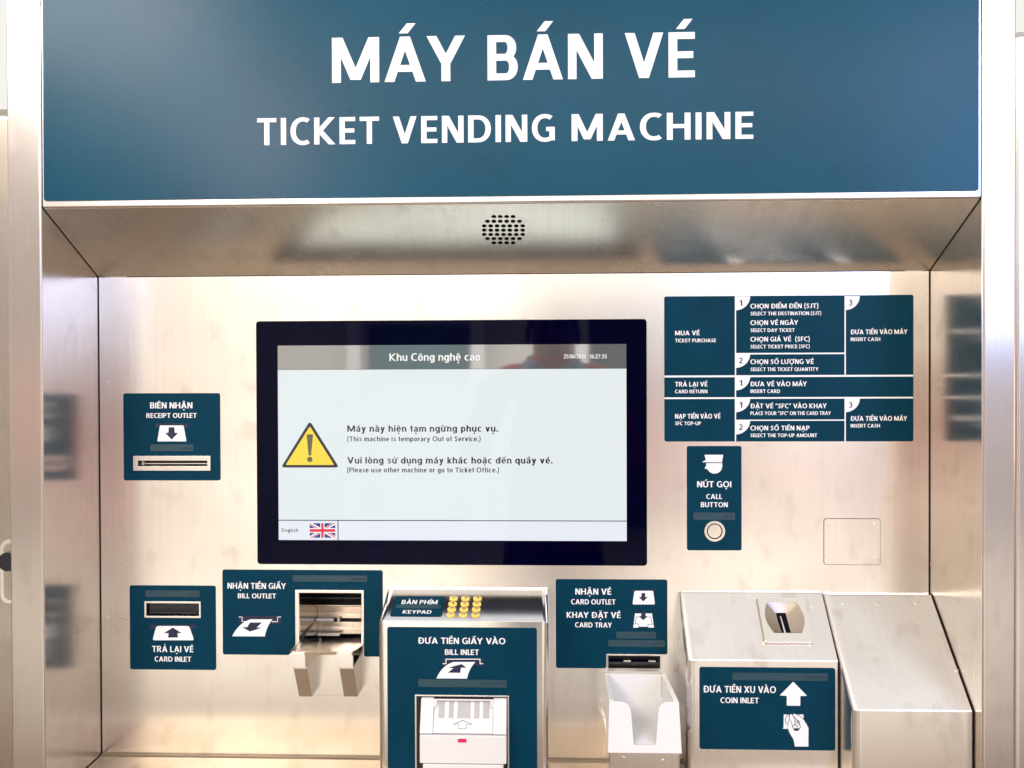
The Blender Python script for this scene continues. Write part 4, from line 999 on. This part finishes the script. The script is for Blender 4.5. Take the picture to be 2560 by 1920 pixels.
child_of(box('board_post', -0.83, -6.44, 0.0, -0.78, -6.425, 1.42, COLM, None), bd)
def simple(name, label, cat, x0, z0, x1, z1, col, part):
    r = empty(name, ((x0+x1)/2, -6.4, 0)); tag(r, label, cat)
    child_of(box(part, x0, -6.43, z0, x1, -6.36, z1, plain(part+'_paint', col, 0.5, var=0.05, scale=3), None, 0.01), r)
simple('brown_tint_panel', 'tall brown panel added at the far left to tint the steel reflections', 'tint panel', -5.5, 0.02, -4.0, 3.2, (0.30, 0.22, 0.18), 'panel_board')  # invented board, gives the steel its brown tint at the left
r = bpy.data.objects['brown_tint_panel']
child_of(box('red_tint_sheet', -5.3, -6.35, 0.5, -4.05, -6.34, 1.75, plain('red_tint_paper', (0.60, 0.24, 0.20), 0.5), None), r)  # invented red sheet, gives the left of the panel its pink reflection
simple('red_reflector', 'low pink red barrier added at the right to tint the steel reflections', 'reflector', 1.3, 0.3, 3.1, 0.85, (0.64, 0.46, 0.44), 'reflector_board')  # invented low board, throws a pink reflection on the right of the panel
simple('lilac_tint_panel', 'tall grey lilac panel added at the far right to tint the steel reflections', 'tint panel', 3.15, 0.02, 4.9, 3.2, (0.34, 0.33, 0.40), 'panel_board')  # invented board, gives the steel its lilac tint at the right
dr = empty('dark_doorway', (0.95, -6.4, 0)); tag(dr, 'dark open doorway in the hall wall beside the photographer\'s reflection', 'doorway')
child_of(box('door_opening', 0.1, -6.44, 0.0, 1.75, -6.42, 2.35, plain('door_dark', (0.05, 0.06, 0.07), 0.5), None), dr)
child_of(box('door_header', 0.0, -6.44, 2.35, 1.85, -6.40, 2.45, COLM, None, 0.005), dr)

bm = bmesh.new(); box_bm(bm, -5.5, -6.6, 3.5, 5.0, -2.5, 3.6)
tag(finish('ceiling_shade', bm, plain('ceiling_paint', (0.55, 0.54, 0.52), 0.7, var=0.04, scale=1), None), kind='structure')  # partial ceiling added to darken what the header reflects

# the photographer, seen only in the screen glass
SKIN = plain('skin', (0.46, 0.27, 0.19), 0.5, var=0.05)
REDC = plain('red_jacket_cloth', (0.72, 0.09, 0.07), 0.8, var=0.1, scale=40)
BLUEC = plain('light_blue_shirt_cloth', (0.45, 0.52, 0.68), 0.8, var=0.05, scale=40)
HAIR = plain('dark_hair', (0.012, 0.011, 0.014), 0.6, var=0.3, scale=120)
JEAN = plain('blue_jeans_cloth', (0.03, 0.05, 0.11), 0.8, var=0.15, scale=60)
PX, PY = 0.05, -1.36
per = empty('person', (PX, PY, 0))
tag(per, 'person in a red jacket and light blue collar holding up a phone', 'person')
def skin_mesh(name, verts, edges, radii, mat, sub=2, root=0):
    me = bpy.data.meshes.new(name); me.from_pydata([Vector(v) for v in verts], edges, [])
    o = bpy.data.objects.new(name, me); COL.objects.link(o)
    m = o.modifiers.new('skin', 'SKIN'); m.use_smooth_shade = True
    for i, r in enumerate(radii):
        d = me.skin_vertices[0].data[i]; d.radius = (r, r) if not isinstance(r, tuple) else r; d.use_root = (i == root)
    sd = o.modifiers.new('sub', 'SUBSURF'); sd.levels = sd.render_levels = sub
    dg = bpy.context.evaluated_depsgraph_get(); nm = bpy.data.meshes.new_from_object(o.evaluated_get(dg))
    bpy.data.objects.remove(o); nm.name = name
    return nm
def shift(v): return (PX+v[0], PY+v[1], v[2])
def tall(v): return (PX+v[0], PY+v[1], v[2]*1.03)
# body: pelvis, spine, neck, head; legs; arms bent up to the phone (+y is towards the machine)
V = [(0, 0, 0.92), (0, 0, 1.08), (0, -0.01, 1.24), (0, 0, 1.385), (0, 0.015, 1.455), (0, 0.035, 1.52), (0, 0.035, 1.60), (0, 0.02, 1.67),
     (-0.09, 0, 0.86), (-0.10, 0.01, 0.48), (-0.105, -0.02, 0.10), (-0.11, 0.12, 0.035),
     (0.09, 0, 0.86), (0.10, 0.01, 0.48), (0.105, -0.02, 0.10), (0.11, 0.12, 0.035),
     (-0.16, 0.0, 1.405), (-0.26, 0.04, 1.14), (-0.23, 0.20, 1.31), (-0.205, 0.24, 1.36),
     (0.16, 0.0, 1.405), (0.25, 0.04, 1.14), (0.05, 0.19, 1.31), (-0.01, 0.24, 1.36)]
Ed = [(0, 1), (1, 2), (2, 3), (3, 4), (4, 5), (5, 6), (6, 7), (0, 8), (8, 9), (9, 10), (10, 11), (0, 12), (12, 13), (13, 14), (14, 15), (3, 16), (16, 17), (17, 18), (18, 19), (3, 20), (20, 21), (21, 22), (22, 23)]
Rd = [(0.15, 0.10), (0.135, 0.095), (0.15, 0.10), (0.12, 0.085), (0.075, 0.06), (0.062, 0.075), (0.074, 0.090), (0.055, 0.070),
      0.085, 0.055, 0.038, 0.035, 0.085, 0.055, 0.038, 0.035, 0.058, 0.042, 0.028, 0.026, 0.058, 0.042, 0.028, 0.026]
body = skin_mesh('body', [shift(v) if i in (5, 6, 7, 18, 19, 22, 23) else tall(v) for i, v in enumerate(V)], Ed, Rd, SKIN)
body.materials.clear()
for m in (SKIN, REDC, JEAN, BLACKPLASTIC): body.materials.append(m)
for p in body.polygons:
    c = p.center; x, y, z = c.x-PX, c.y-PY, c.z
    arm = y > 0.19 and z > 1.3
    p.material_index = 3 if z < 0.09 else 2 if z < 0.93 else 0 if (z > 1.515 or arm) else 1
bo = bpy.data.objects.new('body', body); COL.objects.link(bo); child_of(bo, per)
# face: nose, mouth, ears, eyes
def blob(name, c, r, mat, seg=14):
    bm = bmesh.new(); bmesh.ops.create_uvsphere(bm, u_segments=seg, v_segments=8, radius=1)
    for v in bm.verts: v.co = Vector(shift((c[0]+v.co.x*r[0], c[1]+v.co.y*r[1], c[2]+v.co.z*r[2])))
    return child_of(finish(name, bm, mat, None, smooth=True), per)
blob('nose', (0, 0.128, 1.575), (0.013, 0.020, 0.022), SKIN)
blob('mouth', (0, 0.112, 1.530), (0.024, 0.010, 0.007), plain('lips', (0.34, 0.13, 0.11), 0.5))
for s in (-1, 1):
    blob('ear', (s*0.077, 0.02, 1.585), (0.010, 0.020, 0.032), SKIN)
    blob('eye', (s*0.030, 0.108, 1.605), (0.013, 0.008, 0.006), HAIR)
    blob('eyebrow', (s*0.030, 0.113, 1.625), (0.018, 0.006, 0.004), HAIR)
bm = bmesh.new(); bmesh.ops.create_uvsphere(bm, u_segments=24, v_segments=16, radius=1)
for v in bm.verts:
    x, y, z = v.co
    v.co = Vector(shift((x*0.086, 0.02+y*0.104, 1.655+z*0.075*(1 if z > 0 else (1.1 if y < 0.2 else 0.12)))))
child_of(finish('hair', bm, HAIR, None, smooth=True), per)
# shirt collar: two leaves round the neck
for s in (-1, 1):
    bm = bmesh.new()
    pts = [(s*0.055, -0.04, 1.475), (s*0.075, 0.03, 1.465), (s*0.040, 0.085, 1.45), (s*0.006, 0.100, 1.425), (s*0.055, 0.115, 1.375), (s*0.105, 0.085, 1.41), (s*0.115, 0.0, 1.425)]
    pts = [(x*1.12, y+0.022, z+0.004) for x, y, z in pts]
    a = [bm.verts.new(tall(p)) for p in pts]; c = bm.verts.new(tall((s*0.070, 0.10, 1.44)))
    for i in range(len(a)): bm.faces.new((a[i], a[(i+1) % len(a)], c))
    r = bmesh.ops.solidify(bm, geom=bm.faces[:], thickness=0.004)
    child_of(finish('collar', bm, BLUEC, None), per)
# hands: palm and five fingers closed on the phone
HX = -PX
def hand(s):
    wx, wy, wz = (-0.205, 0.24, 1.36) if s < 0 else (-0.01, 0.24, 1.36)
    ex = HX + (-0.137 if s < 0 else 0.017)             # side edge of the phone
    verts = [(wx, wy, wz), ((wx+ex+s*0.012)/2, 0.268, 1.378), (ex+s*0.014, 0.282, 1.395), (ex+s*0.012, 0.286, 1.420)]
    edges = [(0, 1), (1, 2), (2, 3)]; rad = [0.026, 0.024, (0.018, 0.024), (0.014, 0.020)]
    for k, (dz, ln_) in enumerate(((0.048, 0.9), (0.030, 1.0), (0.012, 0.95), (-0.006, 0.8))):
        b = len(verts)
        verts += [(ex+s*0.016, 0.296, 1.425+dz), (ex+s*0.006, 0.308, 1.428+dz), (ex-s*0.018*ln_, 0.300, 1.430+dz)] if False else [(ex+s*0.016, 0.290, 1.395+dz), (ex+s*0.008, 0.302, 1.397+dz), (ex-s*0.014*ln_, 0.3065, 1.398+dz)]
        edges += [(3 if k < 2 else 2, b), (b, b+1), (b+1, b+2)]; rad += [0.0095, 0.0085, 0.0075]
    b = len(verts)
    verts += [(ex+s*0.012, 0.272, 1.378), (ex-s*0.004, 0.270, 1.392), (ex-s*0.020, 0.270, 1.406)]
    edges += [(1, b), (b, b+1), (b+1, b+2)]; rad += [0.012, 0.0105, 0.009]
    me = skin_mesh('hand', [shift(v) for v in verts], edges, rad, SKIN)
    me.materials.clear(); me.materials.append(SKIN)
    o = bpy.data.objects.new('hand', me); COL.objects.link(o); child_of(o, per)
hand(-1); hand(1)
ph = empty('phone', (-0.06, -1.072, 1.388)); tag(ph, 'dark smartphone held up in both hands of the person in red', 'phone')
bm = bmesh.new(); box_bm(bm, -0.135, -1.079, 1.388, 0.015, -1.0705, 1.462)
child_of(finish('phone_body', bm, BLACKGLASS, None, 0.004, 3), ph)
